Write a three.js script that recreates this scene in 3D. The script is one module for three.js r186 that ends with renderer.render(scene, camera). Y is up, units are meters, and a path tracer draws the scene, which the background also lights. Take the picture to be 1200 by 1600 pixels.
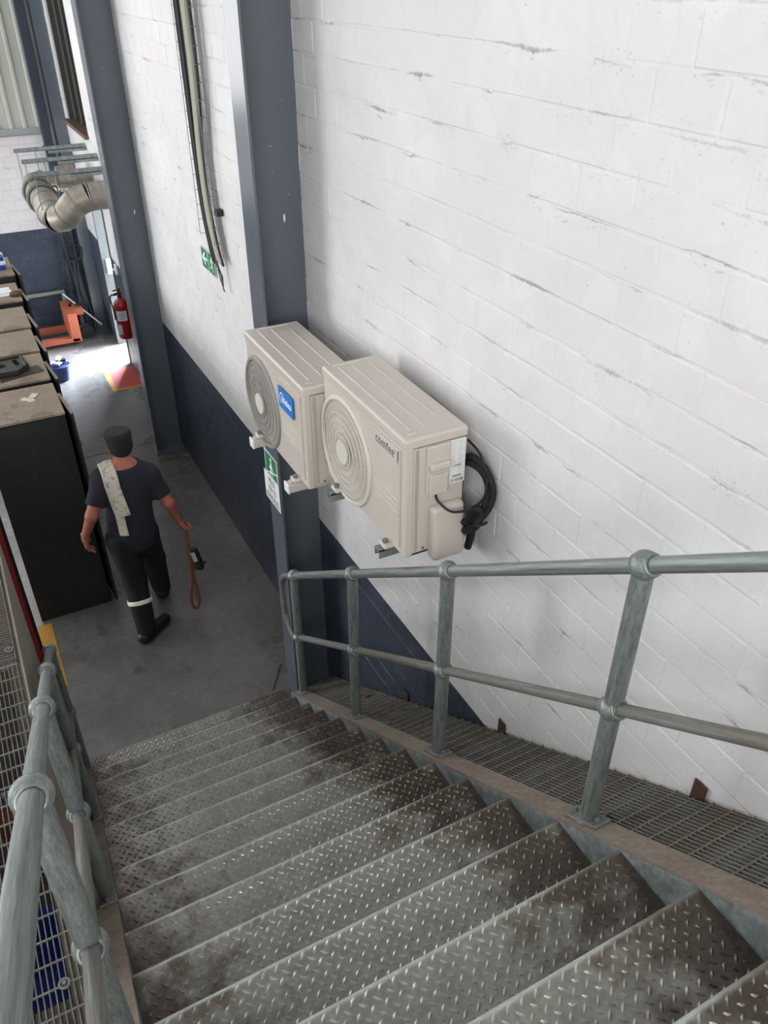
import * as THREE from 'three';
import { RoundedBoxGeometry } from 'three/addons/geometries/RoundedBoxGeometry.js';
import { mergeGeometries, mergeVertices, toCreasedNormals } from 'three/addons/utils/BufferGeometryUtils.js';
import { RectAreaLightUniformsLib } from 'three/addons/lights/RectAreaLightUniformsLib.js';

// ------------------------------------------------------------------ camera, light, exposure
const scene = new THREE.Scene();
const camera = new THREE.PerspectiveCamera(2 * Math.atan(800 / 1265.2) * 180 / Math.PI, 1200 / 1600, 0.05, 200);
camera.position.set(-1.3439, 4.4833, 3.8473);
camera.rotation.set(-0.5974, -0.478, -0.0022, 'YXZ');
camera.updateMatrixWorld(true); camera.updateProjectionMatrix();
const renderer = new THREE.WebGLRenderer({ antialias: true });
renderer.toneMapping = THREE.LinearToneMapping;
renderer.toneMappingExposure = 0.83;
renderer.shadowMap.enabled = true;
RectAreaLightUniformsLib.init();
scene.background = new THREE.Color(0.75, 0.85, 1.0);
scene.backgroundIntensity = 190;
const sun = new THREE.DirectionalLight(0xfff1de, 60);
sun.position.set(0.35 + 3.2, 8, -7.15 - 0.6); sun.target.position.set(0.35 - 0.3, 0, -7.15);
sun.castShadow = true; sun.shadow.mapSize.set(2048, 2048);
Object.assign(sun.shadow.camera, { left: -6, right: 6, top: 6, bottom: -6, near: 0.5, far: 30 });
scene.add(sun, sun.target);
function areaLight(w, h, pos, target, color, intensity) {
  const l = new THREE.RectAreaLight(color, intensity, w, h);
  l.position.set(...pos); l.lookAt(...target); l.castShadow = true; scene.add(l); return l;
}
const ROOF = 7.0, ROOMX = -8.5, ZE = -8.55, ZB = 6.2;
const LWIN = { z0: -7.2, z1: -2.8, y0: 1.15, y1: 3.3 };        // big translucent glazing in the left wall
const LWI = 19, RFI = 0.5, EWI = 2.3, BWI = 6.4;
const EWIN = { x0: -7.2, x1: -1.7, y0: 2.8, y1: 5.8 }, BWIN = { x0: -7.0, x1: -1.0, y0: 3.4, y1: 6.2 };  // gable glazing at the far end and behind the camera
areaLight(LWIN.z1 - LWIN.z0 - .2, LWIN.y1 - LWIN.y0 - .1, [ROOMX + 0.06, (LWIN.y0 + LWIN.y1) / 2, (LWIN.z0 + LWIN.z1) / 2], [10, (LWIN.y0 + LWIN.y1) / 2, (LWIN.z0 + LWIN.z1) / 2], 0xf2f5fa, LWI);
areaLight(EWIN.x1 - EWIN.x0 - .1, EWIN.y1 - EWIN.y0 - .1, [(EWIN.x0 + EWIN.x1) / 2, (EWIN.y0 + EWIN.y1) / 2, ZE + .06], [(EWIN.x0 + EWIN.x1) / 2, (EWIN.y0 + EWIN.y1) / 2, 10], 0xf7f6f6, EWI);
areaLight(BWIN.x1 - BWIN.x0 - .1, BWIN.y1 - BWIN.y0 - .1, [(BWIN.x0 + BWIN.x1) / 2, (BWIN.y0 + BWIN.y1) / 2, ZB - .06], [(BWIN.x0 + BWIN.x1) / 2, (BWIN.y0 + BWIN.y1) / 2, -10], 0xf4f5f6, BWI);
const RWIN = [[-1.7, -4.2, .8, 3.4, 3.2], [-3.0, 1.6, 1.2, 3.6, RFI], [-6.2, -1.0, 1.2, 3.6, RFI]];                      // roof lights: centre x, z, width, length, strength
for (const [x, z, w, l, i] of RWIN) areaLight(w - .05, l - .1, [x, ROOF - 0.06, z], [x, 0, z + .0001], 0xf4f7fb, i);

// ------------------------------------------------------------------ helpers
let seed = 12345;
const rnd = () => { seed |= 0; seed = seed + 0x6D2B79F5 | 0; let t = Math.imul(seed ^ seed >>> 15, 1 | seed); t = t + Math.imul(t ^ t >>> 7, 61 | t) ^ t; return ((t ^ t >>> 14) >>> 0) / 4294967296; };
const rr = (a, b) => a + (b - a) * rnd();
const V = (x, y, z) => new THREE.Vector3(x, y, z);
const taken = {};
function numbered(n) { if (!(n in taken)) { taken[n] = 0; return n; } taken[n]++; return n + '_' + String(taken[n]).padStart(3, '0'); }
function sh(o) { o.castShadow = true; o.receiveShadow = true; return o; }
// uv in metres from position, by the dominant axis of the normal
function metreUV(g, s = 1) {
  if (!g.attributes.normal) g.computeVertexNormals();
  const p = g.attributes.position, n = g.attributes.normal, u = new Float32Array(p.count * 2);
  for (let i = 0; i < p.count; i++) {
    const ax = Math.abs(n.getX(i)), ay = Math.abs(n.getY(i)), az = Math.abs(n.getZ(i));
    let a, b;
    if (ax >= ay && ax >= az) { a = p.getZ(i); b = p.getY(i); } else if (ay >= az) { a = p.getX(i); b = p.getZ(i); } else { a = p.getX(i); b = p.getY(i); }
    u[2 * i] = a * s; u[2 * i + 1] = b * s;
  }
  g.setAttribute('uv', new THREE.BufferAttribute(u, 2)); return g;
}
const clean = (g) => { const q = g.index ? g.toNonIndexed() : g.clone(); if (!q.attributes.normal) q.computeVertexNormals(); for (const k of Object.keys(q.attributes)) if (!['position', 'normal', 'uv'].includes(k)) q.deleteAttribute(k); if (!q.attributes.uv) metreUV(q); return q; };
const M = (list) => list.length === 1 ? list[0] : mergeGeometries(list.map(clean));
const box = (w, h, d, x = 0, y = 0, z = 0, r = 0) => metreUV((r ? new RoundedBoxGeometry(w, h, d, 2, Math.min(r, w / 2.01, h / 2.01, d / 2.01)) : new THREE.BoxGeometry(w, h, d)).translate(x, y, z));
const bx = (x0, x1, y0, y1, z0, z1, r = 0) => box(x1 - x0, y1 - y0, z1 - z0, (x0 + x1) / 2, (y0 + y1) / 2, (z0 + z1) / 2, r);
const UP = V(0, 1, 0);
function rod(a, b, r, seg = 12, r2 = r) {
  const d = b.clone().sub(a), g = new THREE.CylinderGeometry(r2, r, d.length(), seg);
  g.applyQuaternion(new THREE.Quaternion().setFromUnitVectors(UP, d.clone().normalize())); g.translate((a.x + b.x) / 2, (a.y + b.y) / 2, (a.z + b.z) / 2); return g;
}
const tube = (pts, r, n = 40, seg = 10, closed = false, tension = 0.5) => new THREE.TubeGeometry(new THREE.CatmullRomCurve3(pts, closed, 'catmullrom', tension), n, r, seg, closed);
const ball = (r, x, y, z, n = 20) => new THREE.SphereGeometry(r, n, Math.round(n * .7)).translate(x, y, z);
const xcyl = (r, x0, x1, y, z, seg = 20) => rod(V(x0, y, z), V(x1, y, z), r, seg);
function mesh(name, g, m, parent) { const o = sh(new THREE.Mesh(Array.isArray(g) ? M(g) : g, m)); o.name = parent === scene || !parent ? numbered(name) : name; (parent || scene).add(o); return o; }
const part = (name, g, m, parent) => mesh(name, g, m, parent);
function tag(o, label, category, group) { o.userData.label = label; o.userData.category = category; if (group) o.userData.group = group; return o; }
function thing(name, label, category, pos = [0, 0, 0], group) { const o = new THREE.Group(); o.name = numbered(name); o.position.set(...pos); scene.add(o); return tag(o, label, category, group); }
function struct(name, g, m, parent) { const o = mesh(name, g, m, parent || scene); if (!parent) o.userData.kind = 'structure'; return o; }
function sgroup(name) { const o = new THREE.Group(); o.name = name; o.userData.kind = 'structure'; scene.add(o); return o; }

// ------------------------------------------------------------------ textures
const hash = (x, y, s) => { let h = Math.imul(x, 374761393) + Math.imul(y, 668265263) + Math.imul(s, 974711); h = Math.imul(h ^ (h >>> 13), 1274126177); return ((h ^ (h >>> 16)) >>> 0) / 4294967296; };
function vnoise(x, y, per, s) { const xi = Math.floor(x), yi = Math.floor(y), fx = x - xi, fy = y - yi, u = fx * fx * (3 - 2 * fx), v = fy * fy * (3 - 2 * fy); const w = (a) => ((a % per) + per) % per; const h = (i, j) => hash(w(xi + i), w(yi + j), s); return (h(0, 0) * (1 - u) + h(1, 0) * u) * (1 - v) + (h(0, 1) * (1 - u) + h(1, 1) * u) * v; }
function fbm(x, y, base, oct, s) { let a = .5, f = base, t = 0, n = 0; for (let i = 0; i < oct; i++) { t += a * vnoise(x * f, y * f, f, s + i); n += a; a *= .55; f *= 2; } return t / n; }
function dtex(w, h, fn, srgb = true, metres = 1) {
  const d = new Uint8Array(w * h * 4);
  for (let j = 0; j < h; j++) for (let i = 0; i < w; i++) { const c = fn(i / w, j / h), k = 4 * (j * w + i); d[k] = c[0]; d[k + 1] = c[1]; d[k + 2] = c[2]; d[k + 3] = 255; }
  const t = new THREE.DataTexture(d, w, h); t.wrapS = t.wrapT = THREE.RepeatWrapping; t.magFilter = THREE.LinearFilter; t.minFilter = THREE.LinearMipmapLinearFilter; t.generateMipmaps = true;
  if (srgb) t.colorSpace = THREE.SRGBColorSpace; const r = 1 / metres; t.repeat.set(r, r); t.needsUpdate = true; return t;
}
const cl = (v) => Math.max(0, Math.min(255, v));
const grey = (v) => [cl(v), cl(v), cl(v)];
const mixc = (a, b, t) => [a[0] + (b[0] - a[0]) * t, a[1] + (b[1] - a[1]) * t, a[2] + (b[2] - a[2]) * t];
const sstep = (a, b, x) => { const t = Math.max(0, Math.min(1, (x - a) / (b - a))); return t * t * (3 - 2 * t); };
const bumpFine = dtex(256, 256, (u, v) => grey(255 * fbm(u, v, 24, 4, 3)), false, 0.5);
const roughT = dtex(256, 256, (u, v) => { const g = 150 + 90 * (fbm(u, v, 8, 5, 31) - .5); return [g, g, g]; }, false, 1);
const galvT = dtex(512, 512, (u, v) => { const a = fbm(u, v, 10, 5, 11), b = fbm(u + .3, v, 46, 3, 17); const g = 138 + 64 * (a - .5) + 44 * (b - .5); return [g - 6, g + 1, g - 2]; }, true, 0.5);
const galvDustT = dtex(512, 512, (u, v) => { const a = fbm(u, v, 10, 5, 12), b = fbm(u + .3, v, 46, 3, 19), d = sstep(.42, .6, fbm(u, v, 5, 6, 77)); const g = 122 + 60 * (a - .5) + 44 * (b - .5); return mixc([g - 5, g, g - 2], [118 + 30 * b - 15, 110 + 30 * b - 15, 100 + 30 * b - 15], d * .9); }, true, 0.5);
const ductT = dtex(512, 512, (u, v) => { const a = fbm(u, v, 8, 5, 221), d = sstep(.4, .62, fbm(u, v, 5, 5, 223)), g = 40 * (a - .5); return mixc([148 + g, 144 + g, 134 + g], [158 + g, 144 + g, 128 + g], d); }, true, .7);
const dustT = dtex(512, 512, (u, v) => { const a = fbm(u, v, 6, 6, 21), b = fbm(u, v, 60, 2, 22); const g = 40 * (a - .5) + 26 * (b - .5); return [126 + g, 114 + g, 102 + g]; }, true, 0.6);
const floorT = dtex(1024, 1024, (u, v) => {
  const a = fbm(u, v, 5, 6, 41), b = fbm(u, v, 90, 2, 44), st = sstep(.66, .8, fbm(u, v, 20, 5, 47)), sc = sstep(.7, .76, fbm(u, v, 34, 2, 53));
  let g = 99 + 30 * (a - .5) + 16 * (b - .5); let c = [g + 2, g - 1, g - 3]; c = mixc(c, [70, 64, 60], st * .5); return mixc(c, [128, 124, 119], sc * .3);
}, true, 3.2);
const floorR = dtex(512, 512, (u, v) => grey(95 + 110 * (fbm(u, v, 6, 6, 61) - .45)), false, 3.2);
const darkPaintT = dtex(512, 512, (u, v) => { const a = fbm(u, v, 8, 5, 71), b = fbm(u, v, 70, 2, 72), s = sstep(.68, .75, fbm(u, v, 40, 3, 73)); const g = 22 * (a - .5) + 12 * (b - .5); return mixc([58 + g, 66 + g, 80 + g], [96, 102, 112], s * .5); }, true, 1.4);
const columnT = dtex(256, 256, (u, v) => { const a = fbm(u, v, 4, 5, 81), s = sstep(.93, .95, fbm(u, v, 40, 2, 83)); const g = 9 * (a - .5); return mixc([94 + g, 101 + g, 109 + g], [190, 192, 195], s * .6); }, true, 1.6);
const cabT = dtex(256, 256, (u, v) => { const a = fbm(u, v, 5, 5, 91), s = sstep(.72, .8, fbm(u, v, 50, 2, 93)); const g = 12 * (a - .5); return mixc([33 + g, 37 + g, 35 + g], [80, 78, 68], s * .22); }, true, 1);
const woodTopT = dtex(512, 512, (u, v) => { const a = fbm(u, v, 4, 6, 101), s = sstep(.6, .72, fbm(u, v, 7, 4, 103)), b = fbm(u, v, 80, 2, 104); const g = 26 * (a - .5) + 20 * (b - .5); return mixc([146 + g, 132 + g, 116 + g], [98, 84, 70], s * .4); }, true, 0.9);
// checker-plate tread: galvanised, walked-on middle bare, trodden dirt as irregular matter towards the ends
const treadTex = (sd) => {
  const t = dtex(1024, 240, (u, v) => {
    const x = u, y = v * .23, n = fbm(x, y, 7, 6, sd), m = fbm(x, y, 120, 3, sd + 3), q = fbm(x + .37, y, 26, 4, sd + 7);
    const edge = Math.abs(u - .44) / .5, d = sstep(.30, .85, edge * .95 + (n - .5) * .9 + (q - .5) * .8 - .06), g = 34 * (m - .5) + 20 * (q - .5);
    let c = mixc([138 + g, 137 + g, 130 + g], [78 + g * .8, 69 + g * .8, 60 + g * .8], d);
    const w = sstep(.12, .07, v + .03 * (q - .5)) * (.35 + .65 * sstep(.95, .6, edge)); return mixc(c, [192 + g, 198 + g, 192 + g], w);  // nosing band: worn metal, with its edge highlight put into the colour
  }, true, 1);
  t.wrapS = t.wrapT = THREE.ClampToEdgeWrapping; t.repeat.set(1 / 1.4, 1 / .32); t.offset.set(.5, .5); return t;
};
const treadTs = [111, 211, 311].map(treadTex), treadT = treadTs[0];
const treadR = dtex(256, 256, (u, v) => grey(120 + 110 * (fbm(u, v, 8, 5, 121) - .45)), false, 0.7);
const metalS = (map, rough, metal, extra = {}) => new THREE.MeshStandardMaterial({ map, roughness: rough, metalness: metal, ...extra });
const plain = (c, rough = .6, metal = 0, extra = {}) => new THREE.MeshStandardMaterial({ color: c, roughness: rough, metalness: metal, ...extra });
const MAT = {
  galv: metalS(galvT, .5, .55), galvDust: metalS(galvDustT, .65, .35), dust: metalS(dustT, .95, 0),
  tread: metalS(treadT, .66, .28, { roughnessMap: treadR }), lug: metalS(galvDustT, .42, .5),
  floor: metalS(floorT, .75, 0, { roughnessMap: floorR, bumpMap: bumpFine, bumpScale: .0006 }),
  darkPaint: metalS(darkPaintT, .42, 0, { bumpMap: bumpFine, bumpScale: .0012 }),
  column: metalS(columnT, .22, 0),
  cab: metalS(cabT, .5, .1), cabTop: metalS(woodTopT, .9, 0),
  ac: plain(0xcbc2b8, .28), acDark: plain(0x1d1e20, .7), acGrille: plain(0xd2ccc2, .45), acGrilleGrey: plain(0x8e8b88, .5), acHub: plain(0xd5cfc5, .4),
  black: plain(0x111213, .5), rubber: plain(0x17181a, .75), white: plain(0xe6e6e4, .55), brass: plain(0xa07c35, .4, .7),
  rust: plain(0x4a2f24, .9), steelDark: plain(0x2c2d2f, .55, .3), orange: plain(0xa8593f, .7), red: plain(0x9a1c1d, .35), redPost: plain(0x7c1b1b, .5),
  yellow: plain(0xa87a1c, .75), blue: plain(0x1c3f9a, .45), beige: metalS(dtex(256, 256, (u, v) => { const g = 26 * (fbm(u, v, 6, 6, 131) - .5); return [142 + g, 132 + g, 120 + g]; }, true, .8), .8, .05),
};
MAT.stringer = metalS(dtex(512, 512, (u, v) => { const a = fbm(u, v, 12, 5, 211), b = fbm(u, v * .5, 40, 3, 217); const g = 152 + 64 * (a - .5) + 46 * (b - .5); return [g - 9, g, g]; }, true, .5), .5, .35);

// ------------------------------------------------------------------ the setting
const XW = 0.3135, PAINT = 1.42, CP = 0.1356, BL = 0.24, TH = 0.24;
const DOOR = { z0: -7.55, z1: -6.75, h: 2.05 }, WIN = { z0: -8.1, z1: -6.75, y0: 2.82, y1: 5.0 };
// near-wall paint with the dirt lodged along bed joints, drawn where the joints are (metres -> pixels)
function paintTexture(w, h, wm, hm, y0, z0, dens, base) {
  const c = document.createElement('canvas'); c.width = w; c.height = h; const g = c.getContext('2d');
  g.fillStyle = base; g.fillRect(0, 0, w, h);
  const sx = w / wm, sy = h / hm, Y = (y) => h - (y - y0) * sy;
  for (let i = 0; i < 900; i++) { const x = rr(0, w), y = rr(0, h), r = rr(8, 70); g.fillStyle = rnd() < .5 ? 'rgba(255,255,255,0.05)' : 'rgba(205,200,198,0.05)'; g.beginPath(); g.ellipse(x, y, r * 1.6, r, rr(0, 3), 0, 7); g.fill(); }
  for (let k = Math.ceil((y0 - PAINT) / CP); PAINT + k * CP < y0 + hm; k++) {
    const yj = PAINT + k * CP;
    for (let z = 0; z < wm;) {
      const gap = rr(.05, .5) / dens; z += gap; const len = rr(.05, .42), dark = Math.pow(rnd(), 1.6), th = rr(.003, .013);
      const n = Math.round(len / .003); let off = rr(-.005, .005), bl = rnd();
      for (let i = 0; i < n; i++) {
        off += rr(-.0011, .0011); off = Math.max(-.012, Math.min(.012, off)); bl = Math.max(0, Math.min(1, bl + rr(-.22, .22)));
        const f = Math.sin(Math.PI * (i + .5) / n), t = th * (.3 + f * .8) * (.4 + bl), a = (.06 + .32 * dark) * (.2 + .8 * bl) * (.3 + .7 * f), tone = Math.round(rr(120, 150));
        g.fillStyle = `rgba(${tone},${tone - 7},${tone - 10},${a.toFixed(3)})`; g.beginPath(); g.ellipse((z + i * .003 + rr(-.002, .002)) * sx, Y(yj + off + rr(-.2, .2) * t), rr(.003, .008) * sx, Math.max(.6, t * .42 * sy), -.05, 0, 7); g.fill();
        if (dark > .35 && rnd() < .05) { g.beginPath(); g.ellipse((z + i * .003) * sx, Y(yj + off - rr(.004, .03)), rr(.004, .02) * sx, rr(.001, .004) * sy, rr(-.4, .4), 0, 7); g.fill(); }
      }
      if (rnd() < .28) for (let i = 0; i < 60; i++) { const tone = Math.round(rr(140, 185)); g.fillStyle = `rgba(${tone},${tone - 5},${tone - 8},${rr(.06, .25).toFixed(2)})`; g.fillRect((z + rr(-.02, len + .02)) * sx, Y(yj + rr(-.03, .03)), rr(1, .012 * sx), rr(1, 3)); }
      z += len;
    }
  }
  for (let i = 0; i < 700 * dens; i++) { const tone = Math.round(rr(120, 180)); g.fillStyle = `rgba(${tone},${tone - 6},${tone - 8},${rr(.1, .4).toFixed(2)})`; g.fillRect(rr(0, w), rr(0, h), rr(1, 4), rr(1, 3)); }
  const t = new THREE.CanvasTexture(c); t.colorSpace = THREE.SRGBColorSpace; t.wrapS = t.wrapT = THREE.RepeatWrapping; t.repeat.set(1 / wm, 1 / hm); t.offset.set(-z0 / wm, -y0 / hm); return t;
}
const nearPaint = metalS(paintTexture(2048, 1800, 4.2, 3.69, 1.2, -0.5, 1.5, '#d9d9d8'), .6, 0, { bumpMap: bumpFine, bumpScale: .0016 });
const farPaint = metalS(paintTexture(2048, 1024, 8.4, 4.068, PAINT - 10 * CP, -8.7, .55, '#d9d9d8'), .6, 0, { bumpMap: bumpFine, bumpScale: .0012 });

const endPaint = metalS(paintTexture(1024, 1024, 4.068, 4.068, PAINT - 10 * CP, -3.7, .4, '#d9d9d8'), .6, 0, { bumpMap: bumpFine, bumpScale: .0012 });
const floor = struct('floor', bx(ROOMX - .3, XW + 4, -.25, 0, ZE - .4, ZB + .3), MAT.floor);
const jm = plain(0x33302d, .95);
for (const [a, b, w] of [[[-6, -4.452], [.05, -4.452], .012], [[-.1, -4.44], [.07, -4.64], .014], [[.3, -3.9], [-.02, -4.28], .01], [[-.13, -.29], [.02, -.52], .014], [[-6, -0.29], [-1.6, -.29], .012]]) {
  const g = box(Math.hypot(b[0] - a[0], b[1] - a[1]), .002, w); g.rotateY(-Math.atan2(b[1] - a[1], b[0] - a[0])); g.translate((a[0] + b[0]) / 2, .0006, (a[1] + b[1]) / 2); part('floor_joint', g, jm, floor);
}
const wallR = struct('wall_right', [bx(XW, XW + TH, 0, ROOF, ZE - .3, WIN.z0), bx(XW, XW + TH, 0, WIN.y0, WIN.z0, DOOR.z0), bx(XW, XW + TH, DOOR.h, WIN.y0, DOOR.z0, DOOR.z1), bx(XW, XW + TH, WIN.y1, ROOF, WIN.z0, WIN.z1), bx(XW, XW + TH, 0, ROOF, WIN.z1, ZB + .3)], farPaint);
const wallE = struct('wall_end', bx(ROOMX - .3, XW + TH, 0, ROOF, ZE - .3, ZE), endPaint);
struct('wall_left', [bx(ROOMX - .3, ROOMX, 0, LWIN.y0, ZE, ZB), bx(ROOMX - .3, ROOMX, LWIN.y1, ROOF, ZE, ZB), bx(ROOMX - .3, ROOMX, LWIN.y0, LWIN.y1, ZE, LWIN.z0), bx(ROOMX - .3, ROOMX, LWIN.y0, LWIN.y1, LWIN.z1, ZB)], plain(0xb9b7b4, .8));
struct('added_sky_blocker', bx(XW + TH, 3.6, 0, 5.2, -6.70, -6.5), plain(0x4f4a45, .9));  // unseen wall added beside the doorway to block part of the sky light
struct('wall_back', bx(ROOMX - .3, XW + TH, 0, ROOF, ZB, ZB + .3), plain(0xa9a7a4, .8));
struct('ceiling', bx(ROOMX - .3, XW + TH, ROOF, ROOF + .2, ZE - .3, ZB + .3), plain(0x9fa3a4, .8));
const glowWin = new THREE.MeshStandardMaterial({ color: 0xe8e8e8, emissive: 0xf6f5f6, emissiveIntensity: 2.2, roughness: .6 });
struct('window_2', bx(ROOMX - .12, ROOMX - .02, LWIN.y0, LWIN.y1, LWIN.z0, LWIN.z1), glowWin);
struct('window_7', bx(EWIN.x0, EWIN.x1, EWIN.y0, EWIN.y1, ZE, ZE + .03), glowWin); struct('window_8', bx(BWIN.x0, BWIN.x1, BWIN.y0, BWIN.y1, ZB - .03, ZB), glowWin);
RWIN.forEach(([x, z, w, l], i) => struct('window_' + (3 + i), bx(x - w / 2, x + w / 2, ROOF - .04, ROOF - .01, z - l / 2, z + l / 2), glowWin));

// bricks
function brickGeo(u0, u1, y0, y1, d, axis) {   // front bevelled slab; axis 'x': on the right wall (faces -x, u = z); axis 'z': on the end wall (faces +z, u = x)
  const b = .006, j = .003, P = []; const q = (u, y, o) => axis === 'x' ? [XW - o, y, u] : [u, y, ZE + o];
  const o4 = [q(u0 + j, y0 + j, .0004), q(u1 - j, y0 + j, .0004), q(u1 - j, y1 - j, .0004), q(u0 + j, y1 - j, .0004)];
  const w = () => d + rr(-.0006, .0006), i4 = [q(u0 + j + b, y0 + j + b, w()), q(u1 - j - b, y0 + j + b, w()), q(u1 - j - b, y1 - j - b, w()), q(u0 + j + b, y1 - j - b, w())];
  const tri = (a, b, c) => P.push(...a, ...b, ...c), quad = (a, b, c, e) => { tri(a, b, c); tri(a, c, e); };
  quad(...i4); for (let k = 0; k < 4; k++) quad(o4[k], o4[(k + 1) % 4], i4[(k + 1) % 4], i4[k]);
  const g = new THREE.BufferGeometry(); g.setAttribute('position', new THREE.BufferAttribute(new Float32Array(P), 3)); g.computeVertexNormals();
  const n = P.length / 3, uv = new Float32Array(n * 2); for (let k = 0; k < n; k++) { uv[2 * k] = axis === 'x' ? P[3 * k + 2] : P[3 * k]; uv[2 * k + 1] = P[3 * k + 1]; } g.setAttribute('uv', new THREE.BufferAttribute(uv, 2)); return g;
}
const inView = (x, y, z) => { const v = V(x, y, z).project(camera); return v.z < 1 && Math.abs(v.x) < 1.03 && Math.abs(v.y) < 1.03; };
{
  const list = [];
  for (let k = -11; k < 26; k++) {
    const y0 = PAINT + k * CP, off = 2.008 + (((k % 2) + 2) % 2 ? 0 : BL / 2);
    for (let i = -46; i < 8; i++) {
      const z0 = off + i * BL, z1 = z0 + BL; if (z0 < ZE || z1 > 3.75) continue;
      const hit = (o, a, b) => z1 > o.z0 - .001 && z0 < o.z1 + .001 && y0 + CP > a && y0 < b;
      if (hit(DOOR, -1, DOOR.h) || hit(WIN, WIN.y0, WIN.y1) || y0 < -.001 - CP + .02) continue;
      const ya = Math.max(.003, y0), m = k < 0 ? 'd' : (z0 > -.45 ? 'n' : 'f'), cy = ya + CP / 2, cz = (z0 + z1) / 2;
      const hidden = (cz < -.34 && cz > -.9) || (cz < -4.4 && cz > -5.2);
      list.push({ g: brickGeo(z0, z1, ya, y0 + CP, .0019 + rr(-.001, .0012), 'x'), m, d: inView(XW, cy, cz) && !hidden ? Math.hypot(cy - 4.48, cz - 3.85, 1.65) : 1e9 });
    }
  }
  list.sort((a, b) => a.d - b.d); const mm = { d: MAT.darkPaint, n: nearPaint, f: farPaint };
  list.slice(0, 300).forEach((b) => part('brick', b.g, mm[b.m], wallR));
  for (const k of ['d', 'n', 'f']) { const r = list.slice(300).filter((b) => b.m === k); if (r.length) part('bricks', r.map((b) => b.g), mm[k], wallR).userData.kind = 'stuff'; }
  const dk = part('painted_dado', [bx(XW - .0012, XW + .002, .002, PAINT, DOOR.z1, 3.75), bx(XW - .0012, XW + .002, .002, PAINT, ZE, DOOR.z0)], MAT.darkPaint, wallR);
  part('near_paint', bx(XW - .0006, XW + .002, PAINT, PAINT + 26 * CP, -.45, 3.75), nearPaint, wallR).name = 'wall_paint';
  for (let k = -11; k < 9; k++) { const y0 = PAINT + k * CP; if (y0 < -.1) continue; for (let i = 0; i < 8; i++) { const x1 = XW - i * BL - (k & 1 ? BL / 2 : 0) + BL / 2; const a = x1 - BL, b = Math.min(x1, XW - .001); if (b - a < .05) continue; part('brick', brickGeo(a, b, Math.max(.003, y0), Math.min(y0 + CP, 2.6), .004, 'z'), k < 0 ? MAT.darkPaint : endPaint, wallE); } }
  part('painted_dado', bx(ROOMX, XW, .002, PAINT, ZE - .002, ZE + .0014), MAT.darkPaint, wallE);
}
// cladding above the end wall: ribbed sheets, each pan a piece; galvanised girt below
{
  const cm = plain(0xbfc1b6, .55, .1);
  for (let i = 0; i < 10; i++) {
    const x0 = .12 - i * .165, s = new THREE.Shape(); s.moveTo(0, 0); s.lineTo(.022, .03); s.lineTo(.05, .03); s.lineTo(.072, .004); s.lineTo(.163, .004); s.lineTo(.163, -.004); s.lineTo(0, -.004);
    const g = new THREE.ExtrudeGeometry(s, { depth: 2.6, bevelEnabled: false }); g.rotateX(-Math.PI / 2); g.scale(1, 1, -1); g.index ? 0 : 0;
    const q = clean(g), p = q.attributes.position; for (let k = 0; k < p.count; k += 3) { const a = [p.getX(k), p.getY(k), p.getZ(k)]; p.setXYZ(k, p.getX(k + 1), p.getY(k + 1), p.getZ(k + 1)); p.setXYZ(k + 1, ...a); }
    q.computeVertexNormals(); metreUV(q); q.translate(x0 - .163, 2.70, ZE + .012); part('cladding_sheet', q, cm, wallE);
  }
  part('girt', [bx(ROOMX, .06, 2.61, 2.70, ZE, ZE + .006), bx(ROOMX, .06, 2.694, 2.70, ZE, ZE + .05), bx(ROOMX, .06, 2.61, 2.616, ZE, ZE + .05)], plain(0xadb2b3, .5, .3), wallE);
}
// doorway in the right wall, door frame, and the shuttered high window with its sill
{
  const d = sgroup('door_1'), fr = plain(0x4d5250, .5), xo = XW + TH + .01;
  part('door_frame', [bx(XW - .012, xo, 0, DOOR.h, DOOR.z0, DOOR.z0 + .05), bx(XW - .012, xo, 0, DOOR.h, DOOR.z1 - .05, DOOR.z1), bx(XW - .012, xo, DOOR.h - .05, DOOR.h, DOOR.z0 + .05, DOOR.z1 - .05)], fr, d);
  part('door_leaf', bx(xo + .01, xo + .05, .01, DOOR.h - .06, DOOR.z0 - .72, DOOR.z0 + .01), plain(0x9aa39f, .35), d);
  part('door_handle', [bx(xo + .05, xo + .065, .98, 1.2, DOOR.z0 - .68, DOOR.z0 - .64, .006), rod(V(xo + .06, 1.1, DOOR.z0 - .66), V(xo + .1, 1.1, DOOR.z0 - .66), .009), rod(V(xo + .1, 1.1, DOOR.z0 - .66), V(xo + .1, 1.1, DOOR.z0 - .54), .009)], MAT.white, d);
  part('strike_box', bx(XW + .03, XW + .09, 1.0, 1.2, DOOR.z0 + .05, DOOR.z0 + .09, .01), MAT.white, d);
  const w = sgroup('window_1'), dm = plain(0x2b2d2b, .5);
  part('shutter', bx(XW + .1, XW + .13, WIN.y0, WIN.y1, WIN.z0, WIN.z1), dm, w);
  for (let i = 0; i < 9; i++) part('shutter_rib', bx(XW + .075, XW + .1, WIN.y0, WIN.y1, WIN.z0 + .06 + i * .148, WIN.z0 + .085 + i * .148), i % 3 ? dm : plain(0x6a665c, .6), w);
  part('window_frame', [bx(XW + .02, XW + .1, WIN.y0, WIN.y1, WIN.z1 - .05, WIN.z1), bx(XW + .02, XW + .1, WIN.y0, WIN.y1, WIN.z0, WIN.z0 + .05)], plain(0x3a3c3b, .5), w);
  part('window_sill', bx(XW - .05, XW + .1, WIN.y0 - .035, WIN.y0 + .01, WIN.z0 - .03, WIN.z1 + .03, .006), plain(0x6d544a, .7), w);
}
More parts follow.
